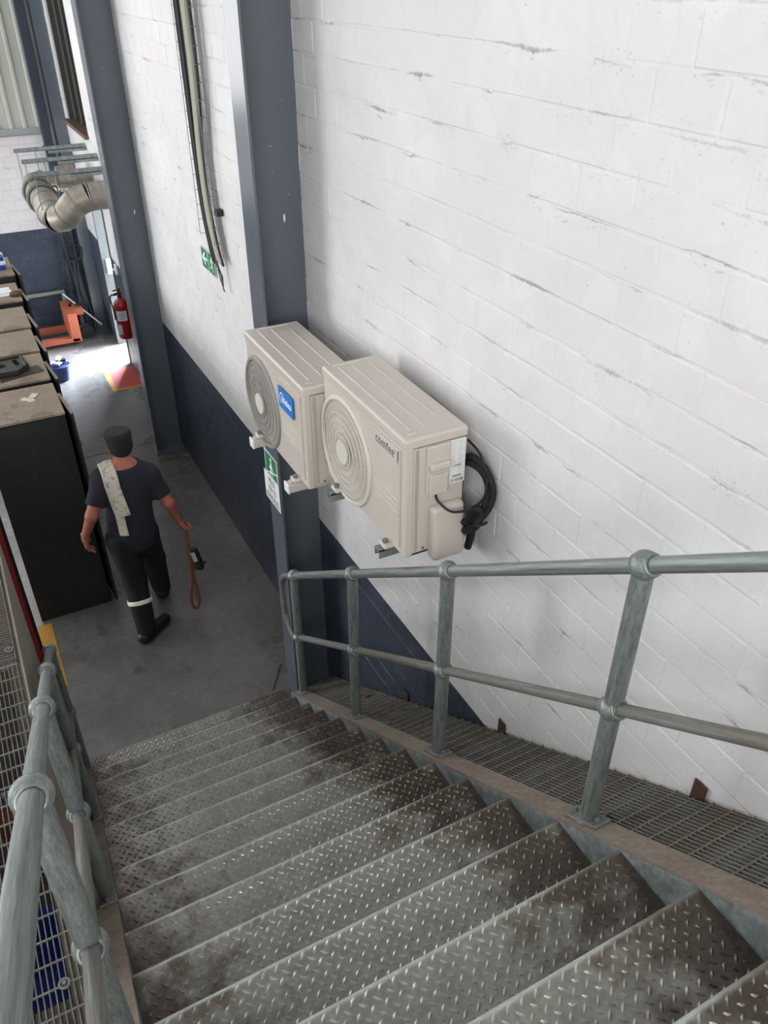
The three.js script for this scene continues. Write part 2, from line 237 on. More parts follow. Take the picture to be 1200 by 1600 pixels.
// floor marking below the extinguisher, yellow line by the stairs
{
  const f = mesh('floor_marking', bx(-.03, XW - .005, .0003, .0023, -6.66, -6.03), plain(0xa8443f, .75), scene); tag(f, 'red painted floor square below the fire extinguisher', 'floor marking');
  part('border', [bx(-.09, -.03, .0003, .0026, -6.66, -5.97), bx(-.03, XW - .005, .0003, .0026, -6.03, -5.97)], MAT.yellow, f);
  const y = mesh('floor_line', [bx(-1.585, -1.475, .0003, .0023, -1.83, -1.12), bx(-1.545, -1.475, .0003, .0024, -1.12, -1.06)], MAT.yellow, scene); tag(y, 'yellow floor line beside the near end of the cabinet row', 'floor marking');
}

// ------------------------------------------------------------------ steel columns
function column(name, label, zc, bw, zweb, chips) {
  const t = thing(name, label, 'column', [0, 0, zc]);
  part('flange', bx(0, .014, 0, ROOF, -bw / 2, bw / 2, .002), MAT.column, t); part('web', bx(.014, XW + .004, 0, ROOF, zweb - .006, zweb + .006), MAT.column, t);
  part('base_plate', bx(-.02, XW - .004, 0, .012, -bw / 2 - .02, bw / 2 + .02), MAT.column, t);
  for (const [x, y] of chips) part('paint_chip', ball(.5, 0, 0, 0, 8).scale(.012, .045, .002).translate(x, y, zweb + .0062), plain(0xdfe0df, .7), t);
  return t;
}
column('steel_column', 'grey steel column behind the upper air conditioner, carrying the handrail sign', -.2225, .205, -.065, [[.21, 3.37]]);
column('steel_column', 'grey steel column beside the red extinguisher, past the exit sign', -4.25, .205, -.06, [[.22, 2.52]]);
{
  const t = thing('steel_column', 'grey corner column at the far end wall behind the ducting', 'column', [0, 0, -8.3]);
  part('flange', bx(.16, XW - .003, 0, ROOF, 0, .014), MAT.column, t); part('web', bx(.23, .242, 0, ROOF, -.2, 0), MAT.column, t); part('flange', bx(.16, XW - .003, 0, ROOF, -.214, -.2), MAT.column, t);
  const d = thing('down_pipe', 'dark blue square downpipe left of the corner column', 'pipe', [0, 0, ZE]);
  part('pipe', bx(.0, .11, .0, ROOF, .055, .155, .006), plain(0x333b4a, .4), d); for (const y of [1.0, 2.45, 4.2]) part('pipe_clip', bx(-.012, .122, y, y + .03, .05, .162), MAT.steelDark, d);
}

// ------------------------------------------------------------------ staircase
const RISE = .19, GO = .2628, SL = RISE / GO, XL = -1.459, XR = -.0593, NST = 17;
const nose = (z) => RISE + SL * z;                 // height of the nosing line
{
  const st = thing('staircase', 'steel staircase with diamond-plate treads and galvanised stringers', 'staircase');
  const w = XR - XL, dep = GO + .022, cx = (XL + XR) / 2;
  // tread: plate with a rolled front edge and a rear upstand
  const prof = new THREE.Shape(); const R = .012; // profile in (z, y): nose at z=0
  prof.moveTo(-dep * 0 + .0, -.045); prof.lineTo(0, -R); for (let a = 0; a <= 6; a++) { const t = Math.PI - a / 6 * Math.PI / 2; prof.lineTo(R + R * Math.cos(t), -R + R * Math.sin(t)); } prof.lineTo(dep, 0); prof.lineTo(dep, -.006); prof.lineTo(R, -.006); prof.lineTo(.006, -R); prof.lineTo(.006, -.045);
  let tg = new THREE.ExtrudeGeometry(prof, { depth: w - .004, bevelEnabled: false }); tg.rotateY(-Math.PI / 2); tg.translate((w - .004) / 2, 0, 0); tg = clean(tg);
  tg = toCreasedNormals(tg, .6);
  { const p = tg.attributes.position, uv = new Float32Array(p.count * 2); for (let i = 0; i < p.count; i++) { uv[2 * i] = p.getX(i); uv[2 * i + 1] = p.getZ(i) - dep / 2 + p.getY(i); } tg.setAttribute('uv', new THREE.BufferAttribute(uv, 2)); }
  const lugs = [];
  const lug = (x, z, a) => {
    const L = .0142, Wd = .0054, H = .0036, c = Math.cos(a), s = Math.sin(a), P = [], o = (u, v, h) => [x + u * c - v * s, h, z + u * s + v * c];
    const ring = []; for (let k = 0; k < 8; k++) { const t = k / 8 * Math.PI * 2, cu = Math.cos(t); ring.push(o(L * cu, Wd * Math.sin(t) * (1 - .25 * Math.abs(cu)), 0)); }
    const r1 = o(L * .5, 0, H), r0 = o(-L * .5, 0, H), tri = (p, q, r) => P.push(...p, ...r, ...q);
    tri(ring[7], ring[0], r1); tri(ring[0], ring[1], r1); tri(ring[1], ring[2], r1); tri(ring[2], r0, r1); tri(ring[2], ring[3], r0); tri(ring[3], ring[4], r0); tri(ring[4], ring[5], r0); tri(ring[5], ring[6], r0); tri(ring[6], r1, r0); tri(ring[6], ring[7], r1);
    lugs.push(...P);
  };
  for (let i = 0; i * .02 < w - .05; i++) for (let j = 0; j * .02 < dep - .03; j++) { if ((i + j) & 1) continue; lug(-w / 2 + .025 + i * .02, .022 + j * .02, (i & 1) ? .8 : -.8); }
  const lg = new THREE.BufferGeometry(); lg.setAttribute('position', new THREE.BufferAttribute(new Float32Array(lugs), 3)); lg.computeVertexNormals();
  { const p = lg.attributes.position, n = p.count, uv = new Float32Array(n * 2); for (let i = 0; i < n; i++) { uv[2 * i] = p.getX(i); uv[2 * i + 1] = p.getZ(i) - dep / 2; } lg.setAttribute('uv', new THREE.BufferAttribute(uv, 2)); }
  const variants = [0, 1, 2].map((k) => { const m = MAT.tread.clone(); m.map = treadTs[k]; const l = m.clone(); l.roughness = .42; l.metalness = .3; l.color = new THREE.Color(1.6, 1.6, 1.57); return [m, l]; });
  for (let k = 1; k <= NST; k++) {
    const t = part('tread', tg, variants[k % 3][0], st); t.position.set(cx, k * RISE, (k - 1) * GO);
    const l = part('raised_pattern', lg, variants[k % 3][1], t); l.userData.kind = 'stuff';
  }
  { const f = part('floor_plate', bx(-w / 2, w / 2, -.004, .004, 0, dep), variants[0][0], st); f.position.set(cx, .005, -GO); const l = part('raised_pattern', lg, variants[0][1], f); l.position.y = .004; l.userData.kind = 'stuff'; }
  // stringers: channels along the slope
  const z1 = (NST - 1) * GO + .3; let z0 = -.11;
  const chan = (s) => { // s=+1 right, -1 left; web inner face at the tread end
    z0 = s > 0 ? -.09 : -.25; const flo = s > 0 ? [XR - .001, XR + .085] : [XL - .085, XL + .001], wb = s > 0 ? [XR, XR + .009] : [XL - .009, XL], top = .012, H = .25, A = [];
    const slab = (x0, x1, yt, yb) => { const sp = new THREE.Shape(); sp.moveTo(z0, nose(z0) + yt); sp.lineTo(z1, nose(z1) + yt); sp.lineTo(z1, nose(z1) + yb); sp.lineTo(z0, nose(z0) + yb); let g = new THREE.ExtrudeGeometry(sp, { depth: x1 - x0, bevelEnabled: false }); g.rotateY(-Math.PI / 2); g.translate(x1, 0, 0);
      g = clean(g); const p = g.attributes.position; for (let i = 0; i < p.count; i++) if (p.getY(i) < .004) p.setY(i, .004); g.computeVertexNormals(); return metreUV(g); };
    return { flange: slab(flo[0], flo[1], top, top - .012), web: slab(wb[0], wb[1], top - .012, top - H), low: slab(flo[0], flo[1], top - H, top - H - .012) };
  };
  for (const s of [1, -1]) { const c = chan(s); const f = part('stringer', M([c.web, c.low]), MAT.stringer, st); f.userData.label = 'bare galvanised stringer web'; part('top_flange', c.flange, MAT.dust, f).userData.label = 'dust-covered stringer flange'; }
}

{
  const zl = (NST - 1) * GO + .27, l = thing('upper_landing', 'steel landing at the head of the stairs', 'landing');
  part('deck', bx(ROOMX + .02, XW - .02, NST * RISE - .03, NST * RISE, zl + .04, ZB - .02), MAT.beige, l); part('edge_beam', bx(ROOMX + .02, XW - .02, NST * RISE - .22, NST * RISE - .03, zl + .05, zl + .12), MAT.galv, l);
}
// ------------------------------------------------------------------ handrails with ball stanchions
function handrail(label, x, zs, endbend) {
  const t = thing('handrail', label, 'handrail'), sdir = V(0, SL, 1).normalize(), H1 = 1.051, H2 = .526, hb = .012;
  const base = (z) => nose(z) + hb, zt = Math.max(...zs) + .55, zb = Math.min(...zs);
  const railPt = (h, z) => V(x, base(z) + h, z);
  part('top_rail', rod(railPt(H1, zb), railPt(H1, zt), .0225, 24), MAT.galv, t);
  part('mid_rail', rod(railPt(H2, zb), railPt(H2, zt), .0195, 24), MAT.galvDust, t);
  for (const z of zs) {
    const y = base(z), p = part('post', rod(V(x, y, z), V(x, y + H1, z), .029, 24), MAT.galv, t);
    for (const h of [H1, H2]) { const c = V(x, y + h, z); const g = [ball(.041, 0, 0, 0)]; const col = new THREE.TorusGeometry(.026, .0065, 10, 28); col.applyQuaternion(new THREE.Quaternion().setFromUnitVectors(V(0, 0, 1), sdir)); g.push(clean(col.clone()).translate(sdir.x * .031, sdir.y * .031, sdir.z * .031), clean(col).translate(-sdir.x * .028, -sdir.y * .028, -sdir.z * .028)); const b = part('ball_joint', g, MAT.galv, p); b.position.copy(c); }
    const pg = M([bx(-.034, .034, 0, .012, -.085, .085, .004), ball(.04, 0, .004, 0, 14).scale(1, .4, 1)]); const ang = Math.atan(SL); pg.rotateX(-ang); const bp = part('base_plate', pg, MAT.galvDust, p); bp.position.set(x, y, z);
    for (const s of [-1, 1]) { const n = new THREE.CylinderGeometry(.012, .012, .012, 6); n.translate(0, .018, s * .062); n.rotateX(-ang); part('bolt', n, MAT.galvDust, p).position.set(x, y, z); }
  }
  if (endbend) { // the rails close in a D at the foot of the stairs
    const a = railPt(H1, zb), b = railPt(H2, zb), e = railPt(H1, zb - .24), m = railPt(H2, zb - .10), pts = [a, railPt(H1, zb - .1), railPt(H1, zb - .19), e.clone().add(V(0, -.04, -.005)), V(x, e.y - .12, e.z - .01), V(x, e.y - .3, e.z + .005), V(x, (e.y + m.y) / 2 - .12, e.z + .02), V(x, m.y + .03, m.z - .07), m, b];
    part('end_bend', tube(pts, .0205, 60, 18, false, .4), MAT.galvDust, t);
  }
  return t;
}
handrail('galvanised pipe handrail along the white wall', -.0068, [.026, .912, 1.799, 2.709, 3.61], true);
handrail('galvanised pipe handrail on the side of the grating platform', -1.4881, [-.065, .898, 1.816, 2.7165, 3.61], false);

// ------------------------------------------------------------------ sloping grating between stairs and wall
{
  const t = thing('stair_grating', 'sloping steel grating between the stairs and the wall', 'grating');
  const xa = .028, xb = XW - .012, zA = -.12, zB = 3.72, ang = Math.atan(SL), L = (zB - zA) / Math.cos(ang);
  const put = (g) => { g.rotateX(-ang); g.translate(0, nose(zA) - .006, zA); return g; };
  const bars = [], rods = [];
  for (let x = xa; x <= xb; x += .0172) bars.push(put(box(.003, .022, L, x, -.004, L / 2)));
  for (let s = .02; s < L; s += .081) { const g = box(xb - xa + .006, .006, .006, 0, .005, 0); g.rotateX(.78); g.translate((xa + xb) / 2, .0, s); rods.push(put(g)); }
  part('bearing_bars', bars, metalS(galvDustT, .5, .3, { color: new THREE.Color(1.25, 1.25, 1.25) }), t).userData.kind = 'stuff'; part('cross_rods', rods, metalS(dustT, .7, .3), t).userData.kind = 'stuff';
  part('wall_angle', put(M([box(.05, .006, L, XW - .03, -.05, L / 2), box(.006, .05, L, XW - .008, -.03, L / 2)])), MAT.rust, t);
  for (const z of [.92, 1.82, 2.83]) part('rusty_cleat', [bx(XW - .014, XW - .006, nose(z) - .02, nose(z) + .085, z, z + .05, .002)], MAT.rust, t);
  for (const z of [2.66, 2.72, 3.30, 3.40, 1.2]) { const g = M([new THREE.TorusGeometry(.014, .005, 8, 18).rotateX(Math.PI / 2), new THREE.CylinderGeometry(.007, .007, .012, 6)]); g.rotateX(-ang); part('grating_clip', g, metalS(dustT, .6, .4), t).position.set(.045, nose(z) + .008, z); }
  const s = mesh('rust_flake', box(.05, .003, .035, 0, 0, 0, .001), plain(0x8a5a3c, .9), scene); s.rotation.set(-ang, .5, 0); s.position.set(.20, nose(.62) + .0105, .62); tag(s, 'small brown leaf of debris lying on the sloping grating', 'debris');
}

// ------------------------------------------------------------------ platform left of the stairs
{
  const PX = -1.578, PY = 2.0, t = thing('grating_platform', 'raised steel grating platform left of the stairs', 'platform');
  const bars = [], rods = [], bars2 = [];
  for (let i = 0; i < 63; i++) bars.push(bx(PX - .012 - i * .0172 - .003, PX - .012 - i * .0172, PY - .024, PY, .88, 3.9));
  for (let i = 0; i < 37; i++) rods.push(bx(PX - 1.1, PX - .006, PY - .006, PY + .001, .9 + i * .081, .905 + i * .081));
  for (let i = 0; i < 62; i++) bars2.push(bx(PX - 1.1, PX - .012, PY - .024, PY, -.2 + i * .0172, -.197 + i * .0172));
  bars2.push(bx(PX - .013, PX - .009, PY - .024, PY + .002, -.22, .87));
  part('bearing_bars', bars, metalS(galvDustT, .6, .3), t).userData.kind = 'stuff'; part('cross_rods', rods, metalS(galvDustT, .6, .3), t).userData.kind = 'stuff'; part('crosswise_bars', bars2, metalS(galvDustT, .6, .3), t).userData.kind = 'stuff';
  part('side_panel', bx(PX + .004, PX + .012, .02, PY - .004, -.25, 3.9), MAT.beige, t);
  part('added_skirt_panel', bx(PX - 1.1, PX - 1.092, .02, PY - .03, -.25, 3.9), MAT.beige, t); part('added_skirt_panel', bx(PX - 1.09, PX, .02, PY - .14, -.258, -.25), MAT.beige, t);  // unseen panels added to close off light and darken the space below
  part('edge_angle', [bx(PX - .045, PX + .004, PY - .034, PY - .026, -.25, 3.9)], MAT.beige, t);
  for (const z of [-.22, .86, 2.42]) part('cross_beam', bx(PX - 1.1, PX, PY - .13, PY - .03, z - .03, z + .03), MAT.beige, t);
  for (const x of [PX - 1.0]) for (const z of [-.15, 3.6]) part('leg', bx(x - .04, x + .04, 0, PY - .13, z - .04, z + .04), MAT.beige, t);
  for (const [x, z] of [[PX - .03, .80], [PX - .055, 2.36]]) part('grating_clip', [new THREE.TorusGeometry(.014, .005, 8, 18).rotateX(Math.PI / 2).translate(x, PY + .005, z), new THREE.CylinderGeometry(.007, .007, .012, 6).translate(x, PY + .006, z)], MAT.galvDust, t);
  const rp = thing('red_post', 'red painted steel post between platform and near cabinet', 'post', [-1.625, 0, -1.42]);
  part('post', bx(-.03, .03, 0, 2.0, -.03, .03, .004), MAT.redPost, rp); part('backing_angle', [bx(.03, .05, 0, 2.0, -.045, -.039), bx(.03, .036, 0, 2.0, -.045, .0)], MAT.steelDark, rp); part('base_plate', bx(-.06, .06, 0, .01, -.06, .06), MAT.redPost, rp);
  const bc = thing('blue_crate', 'blue plastic crate under the platform grating', 'crate', [-1.95, 0, 1.35]);
  part('crate_body', [bx(-.22, .22, .0, .02, -.3, .3), bx(-.22, -.2, 0, .5, -.3, .3), bx(.2, .22, 0, .5, -.3, .3), bx(-.22, .22, 0, .5, -.3, -.28), bx(-.22, .22, 0, .5, .28, .3)], MAT.blue, bc); part('rim', [bx(-.24, .24, .48, .51, -.32, -.28), bx(-.24, .24, .48, .51, .28, .32), bx(-.24, -.2, .48, .51, -.32, .32), bx(.2, .24, .48, .51, -.32, .32)], MAT.blue, bc);
  const ob = thing('orange_beam', 'orange steel beam lying under the platform grating', 'beam', [-2.05, 0, .1]);
  part('beam_web', bx(-.4, .4, .012, .188, -.004, .004), MAT.orange, ob); for (const y of [0, .188]) part('beam_flange', bx(-.4, .4, y, y + .012, -.05, .05), MAT.orange, ob);
}

// ------------------------------------------------------------------ print helper: flat lettering on a thin plate
function print(w, h, draw, px = 1600) {
  const c = document.createElement('canvas'); c.width = Math.round(w * px); c.height = Math.round(h * px); const g = c.getContext('2d'); draw(g, c.width, c.height);
  const t = new THREE.CanvasTexture(c); t.colorSpace = THREE.SRGBColorSpace; return new THREE.MeshStandardMaterial({ map: t, roughness: .45 });
}
const faceNegX = (w, h) => new THREE.PlaneGeometry(w, h).rotateY(-Math.PI / 2);
function fitText(g, txt, x, y, w, h, font, weight = 'bold') { g.save(); g.font = `${weight} 100px ${font}`; const m = g.measureText(txt).width; g.translate(x, y); g.scale(w / m, h / 72); g.textBaseline = 'alphabetic'; g.fillText(txt, 0, 0); g.restore(); }

// ------------------------------------------------------------------ air-conditioner outdoor units (front faces -x, near end at z = 0, base at y = 0)
function acUnit(label, pos, W, H, D, fanZ, fanY, fanR, grilleMat, decorate) {
  const t = thing('air_conditioner', label, 'air conditioner', pos, 'outdoor units on the wall'); delete t.userData.group;
  const TC = .035, hB = H - TC;
  part('casing', [bx(.018, D, 0, hB, -.012, 0, .004), bx(.018, D, 0, hB, -W, -W + .012, .004), bx(D - .012, D, 0, hB, -W, 0, .004), bx(.018, D, 0, .012, -W, 0), bx(.02, D, hB - .012, hB, -W, 0)], MAT.ac, t);
  part('fan_shroud', new THREE.CylinderGeometry(fanR - .004, fanR - .004, .082, 48, 1, true).rotateZ(Math.PI / 2).translate(.06, fanY, fanZ), new THREE.MeshStandardMaterial({ color: 0xcbc2b8, roughness: .45, side: THREE.DoubleSide }), t);
  part('condenser_coil', bx(D - .04, D - .016, .012, hB - .012, -W + .012, -.012), plain(0x8a8d8e, .5, .4), t);
  { // front panel with the fan opening
    const s = new THREE.Shape(), r = .012; s.moveTo(-W + r, 0); s.lineTo(-r, 0); s.quadraticCurveTo(0, 0, 0, r); s.lineTo(0, hB); s.lineTo(-W, hB); s.lineTo(-W, r); s.quadraticCurveTo(-W, 0, -W + r, 0);
    const h = new THREE.Path(); h.absarc(fanZ, fanY, fanR - .008, 0, Math.PI * 2, true); s.holes.push(h);
    const g = new THREE.ExtrudeGeometry(s, { depth: .012, bevelEnabled: true, bevelSize: .003, bevelThickness: .003, bevelSegments: 2, curveSegments: 48 }); g.rotateY(-Math.PI / 2); g.translate(.018, 0, 0); part('front_panel', metreUV(clean(g)), MAT.ac, t);
  }
  // raised corner post at the near front edge, and the embossed field right of the fan
  part('corner_post', bx(-.002, .034, .0, hB, -.030, .006, .008), MAT.ac, t);
  part('pressed_field', [bx(-.005, .004, .03, hB - .03, -.052, -.044, .0035), bx(-.005, .004, hB - .04, hB - .032, fanZ + fanR + .02, -.044, .0035)], MAT.ac, t);
  for (let i = 0; i < 4; i++) part('pressed_line', bx(-.0035, .004, hB * .5 - i * .03, hB * .5 - i * .03 + .005, fanZ + fanR + .022, -.062, .002), MAT.ac, t);
  const tc = part('top_cover', bx(-.006, D + .004, hB - .012, H, -W - .004, .006, .013), MAT.ac, t);
  [.055, .12, .20].forEach((x, i) => part('top_rib', bx(x * D / .27 - .007, x * D / .27 + .007, H - .006, H + .005, -W + .05 + i * .012, -.07 - (i === 2 ? .06 : 0), .0055), MAT.ac, tc));
  part('top_rib', [bx(.03, .07, H - .006, H + .004, -.045, -.033, .005)], MAT.ac, tc); part('top_rib', bx(.03, D - .06, H - .006, H + .004, -W + .022, -W + .032, .0045), MAT.ac, tc);
  // grille: rim, rings, swirled wires, hub
  const gr = new THREE.Group(); gr.name = 'fan_grille'; gr.position.set(-.004, fanY, fanZ); t.add(gr);
  const ring = (r, tb, x = 0) => new THREE.TorusGeometry(r, tb, 8, 72).rotateY(Math.PI / 2).translate(x, 0, 0), dome = (r) => -.012 * (1 - (r / fanR) ** 2);
  part('rim', [ring(fanR, .009, .004), ring(fanR - .008, .006, .0)], grilleMat, gr);
  const rings = []; for (const f of [.3, .44, .58, .72, .86]) rings.push(ring(fanR * f, .0026, dome(fanR * f))); part('guard_rings', rings, grilleMat, gr);
  const wires = [], N = 100, r0 = .052;
  for (let i = 0; i < N; i++) { const a = i / N * Math.PI * 2, pts = []; for (let k = 0; k <= 5; k++) { const r = r0 + (fanR - r0 - .004) * k / 5, b = a + .55 * k / 5; if (k === 0 && i % 2) continue; if (k === 1 && false) continue; pts.push(V(dome(r) + .002, r * Math.sin(b), r * Math.cos(b))); } for (let k = 0; k + 1 < pts.length; k++) wires.push(rod(pts[k], pts[k + 1], .0011, 4)); }
  const wm = part('guard_wires', wires, grilleMat, gr); wm.userData.kind = 'stuff';
  part('hub', new THREE.CylinderGeometry(.056, .056, .008, 40).rotateZ(Math.PI / 2).translate(-.014, 0, 0), MAT.acHub, gr);
  // fan behind the guard
  const blades = new THREE.Group(); blades.name = 'fan'; blades.position.set(.06, fanY, fanZ); t.add(blades);
  for (let b = 0; b < 3; b++) {
    const g = new THREE.PlaneGeometry(1, 1, 10, 8), p = g.attributes.position; for (let i = 0; i < p.count; i++) { const u = p.getX(i) + .5, v = p.getY(i) + .5, r = .05 + (fanR - .075) * v, a = b * 2.094 + (u - .5) * 1.35 + v * .45; p.setXYZ(i, .025 * (u - .5) * 1.2, r * Math.sin(a), r * Math.cos(a)); } g.computeVertexNormals();
    const o = part('fan_blade', g, new THREE.MeshStandardMaterial({ color: 0x2e2f31, roughness: .5, side: THREE.DoubleSide }), blades);
  }
  part('fan_hub', new THREE.CylinderGeometry(.06, .06, .05, 28).rotateZ(Math.PI / 2), plain(0x3a3b3d, .5), blades);
  // service side (+z)
  const sp = [bx(.052, .056, .02, hB - .02, -.001, .004), bx(.044, .047, .02, hB - .02, -.001, .003)]; part('side_seam', sp, plain(0xb0a99e, .5), t);
  const hd = part('handle_cover', [bx(.088, .196, hB - .235, hB - .015, -.004, .012, .008), bx(.094, .188, hB - .12, hB - .085, 0, .034, .011), bx(.098, .184, hB - .235, hB - .142, 0, .022, .008), bx(.105, .155, hB - .262, hB - .235, -.004, .012, .005)], MAT.ac, t);
  part('valve_cover', (() => { const g = new RoundedBoxGeometry(.155, .255, .07, 4, .022), p = g.attributes.position; for (let i = 0; i < p.count; i++) { const y = p.getY(i); if (p.getZ(i) > 0 && y > .02) p.setZ(i, p.getZ(i) - (y - .02) * .22); } g.computeVertexNormals(); g.translate(.182, .105, .026); return metreUV(g); })(), MAT.ac, t);
  part('screw', new THREE.CylinderGeometry(.006, .006, .006, 12).rotateX(Math.PI / 2).translate(.085, .028, .002), MAT.galv, t);
  for (const z of [-.14, -W + .14]) { const f = part('mounting_foot', [bx(-.035, D + .02, -.022, 0, z - .03, z + .03, .008)], MAT.ac, t); part('bolt', new THREE.CylinderGeometry(.013, .013, .016, 6).translate(-.016, .006, z), MAT.galv, f); }
  decorate(t, hB); return t;
}
{
  const W = .775, H = .556;
  acUnit('nearer beige air conditioner with light grille, nameplate and black pipes at its end', [-.0435, 2.437, 1.52], W, H, .273, .964 - 1.52, 2.665 - 2.437, .25, MAT.acGrille, (t, hB) => {
    const lw = .19, lh = .06, o = part('lettering', faceNegX(lw, lh), print(lw, lh, (g, w, h) => { g.fillStyle = '#cbc2b8'; g.fillRect(0, 0, w, h); g.fillStyle = '#4b4d50'; fitText(g, 'comfee', 6, h * .78, w * .86, h * .62, 'sans-serif'); g.fillRect(w * .9, h * .14, w * .022, h * .2); }), t);
    o.position.set(-.0042, 2.892 - 2.437, 1.362 - 1.52); o.userData.label = 'grey lettering on the front panel';
    const pw = .072, ph = .20, s = part('rating_label', new THREE.PlaneGeometry(pw, ph), print(pw, ph, (g, w, h) => {
      g.fillStyle = '#e9e8e6'; g.fillRect(0, 0, w, h); g.fillStyle = '#8a8a8c'; for (let i = 0; i < 22; i++) { const y = h * (.05 + i * .03); g.fillRect(w * .1, y, w * (.15 + .2 * hash(i, 1, 5)), 2); g.fillRect(w * .52, y, w * (.1 + .3 * hash(i, 2, 5)), 2); } g.strokeStyle = '#9a9a9a'; g.lineWidth = 1; g.strokeRect(w * .07, h * .04, w * .86, h * .52);
      g.fillStyle = '#222'; fitText(g, 'comfee', w * .25, h * .615, w * .5, h * .045, 'sans-serif'); for (let i = 0; i < 34; i++) if (hash(i, 3, 9) > .35) g.fillRect(w * (.1 + i * .024), h * .9, w * .013, h * .07); for (let i = 0; i < 9; i++) g.fillRect(w * (.22 + i * .065), h * .82, w * .045, h * .035);
    }, 2600), t); s.position.set(.234, hB - .115, .0012); s.userData.label = 'white rating label with barcode';
  });
  acUnit('farther beige air conditioner with grey grille and blue logo plate', [-.122, 2.325, .685], .798, .548, .30, .085 - .685, 2.535 - 2.325, .245, MAT.acGrilleGrey, (t, hB) => {
    const lw = .185, lh = .112, pl = part('logo_plate', bx(-.0045, 0, -lh / 2, lh / 2, -lw / 2, lw / 2, .0015), plain(0x1878c8, .35), t); pl.position.set(-.003, 2.705 - 2.325, .462 - .685); pl.userData.label = 'blue logo plate with white lettering';
    const o = part('lettering', faceNegX(lw, lh), print(lw, lh, (g, w, h) => {
      g.fillStyle = '#1576c9'; g.fillRect(0, 0, w, h); g.strokeStyle = '#fff'; g.fillStyle = '#fff'; g.lineWidth = h * .05; g.beginPath(); g.arc(w * .26, h * .5, h * .27, Math.PI * .62, Math.PI * 1.75); g.stroke();
      fitText(g, 'Midea', w * .22, h * .66, w * .68, h * .30, 'sans-serif');
    }), pl); o.position.set(-.0048, 0, 0);
    part('sticker_dot', new THREE.CylinderGeometry(.018, .018, .002, 20).translate(.24, .548 + .002, -.04), MAT.brass, t).userData.label = 'round gold sticker';
  });
  const bracket = (z, x0, y, label) => { const b = thing('wall_bracket', label, 'bracket', [0, y, z]);
    part('arm', [bx(x0, XW - .004, -.005, 0, -.022, .022), bx(x0, XW - .004, -.04, 0, -.022, -.018), bx(x0, XW - .004, -.04, 0, .018, .022)], MAT.galv, b); part('wall_leg', bx(XW - .012, XW - .005, -.12, .18, -.03, .03, .002), MAT.galv, b); part('bolt', rod(V(XW - .02, -.06, 0), V(XW - .005, -.06, 0), .009, 6), MAT.galv, b); };
  bracket(.745 + .14, -.10, 2.414, 'galvanised bracket under the fan end of the nearer air conditioner'); bracket(1.38, -.10, 2.414, 'galvanised bracket under the service end of the nearer air conditioner');
  for (const [z, l] of [[-.113 + .14, 'pale bracket arm below the grille of the farther air conditioner'], [.545, 'pale bracket arm below the near corner of the farther air conditioner']]) { const b = thing('wall_bracket', l, 'bracket', [0, 2.302, z]); part('arm', bx(-.185, XW - .005, -.05, 0, -.028, .028, .008), MAT.ac, b); part('end_cap', bx(-.192, -.18, -.052, .004, -.03, .03, .006), MAT.white, b); part('bolt', new THREE.CylinderGeometry(.014, .014, .012, 12).translate(-.165, .004, 0), MAT.ac, b); }
  // black insulated pipes and power lead at the service end
  const pipes = thing('refrigerant_pipes', 'bundle of black insulated pipes looping behind the nearer air conditioner', 'pipes');
  part('pipe', tube([V(.205, 2.57, 1.565), V(.225, 2.60, 1.60), V(.262, 2.66, 1.625), V(.288, 2.74, 1.61), V(.275, 2.80, 1.58), V(.26, 2.815, 1.53), V(.262, 2.79, 1.46)], .0165, 60, 14), MAT.rubber, pipes);
  part('pipe', tube([V(.215, 2.54, 1.575), V(.235, 2.60, 1.625), V(.268, 2.665, 1.65), V(.283, 2.75, 1.648), V(.27, 2.83, 1.60), V(.255, 2.85, 1.53), V(.262, 2.80, 1.45)], .013, 60, 14), MAT.rubber, pipes);
  part('pipe', tube([V(.21, 2.53, 1.57), V(.22, 2.58, 1.63), V(.24, 2.64, 1.64), V(.222, 2.67, 1.63), V(.215, 2.62, 1.60), V(.225, 2.56, 1.58), V(.25, 2.50, 1.565), V(.262, 2.40, 1.53)], .017, 60, 14), MAT.rubber, pipes);
  part('tie', tube([V(.20, 2.585, 1.62), V(.225, 2.60, 1.655), V(.262, 2.60, 1.65), V(.26, 2.57, 1.62), V(.225, 2.56, 1.6)], .006, 40, 8, true), MAT.black, pipes);
  const lead = mesh('power_lead', tube([V(.086, 2.735, 1.532), V(.09, 2.70, 1.545), V(.12, 2.665, 1.585), V(.16, 2.655, 1.60), V(.21, 2.665, 1.615), V(.252, 2.72, 1.635), V(.268, 2.80, 1.62), V(.262, 2.88, 1.57), V(.262, 2.90, 1.48)], .0052, 70, 8), MAT.black, scene); tag(lead, 'thin black lead from the handle cover of the nearer air conditioner', 'cable');
}

// ------------------------------------------------------------------ signs
function sign(name, label, w, h, pos, mat, body = 0xe4e4e2) { const s = thing(name, label, 'sign', pos); part('plate', bx(-.003, 0, -h / 2, h / 2, -w / 2, w / 2), plain(body, .5), s); part('print', faceNegX(w, h).translate(-.0036, 0, 0), mat, s); return s; }
const runner = (g, x, y, s) => { g.save(); g.translate(x, y); g.scale(s, s); g.lineCap = 'round'; g.lineJoin = 'round'; g.beginPath(); g.arc(8, -36, 7, 0, 7); g.fill(); g.lineWidth = 11; g.beginPath(); g.moveTo(4, -24); g.lineTo(-4, 2); g.stroke(); g.lineWidth = 7; g.beginPath(); g.moveTo(4, -22); g.lineTo(20, -12); g.lineTo(28, -20); g.moveTo(0, -22); g.lineTo(-18, -16); g.lineTo(-20, -2); g.moveTo(-4, 2); g.lineTo(12, 16); g.lineTo(8, 36); g.moveTo(-4, 2); g.lineTo(-12, 22); g.lineTo(-30, 26); g.stroke(); g.restore(); };
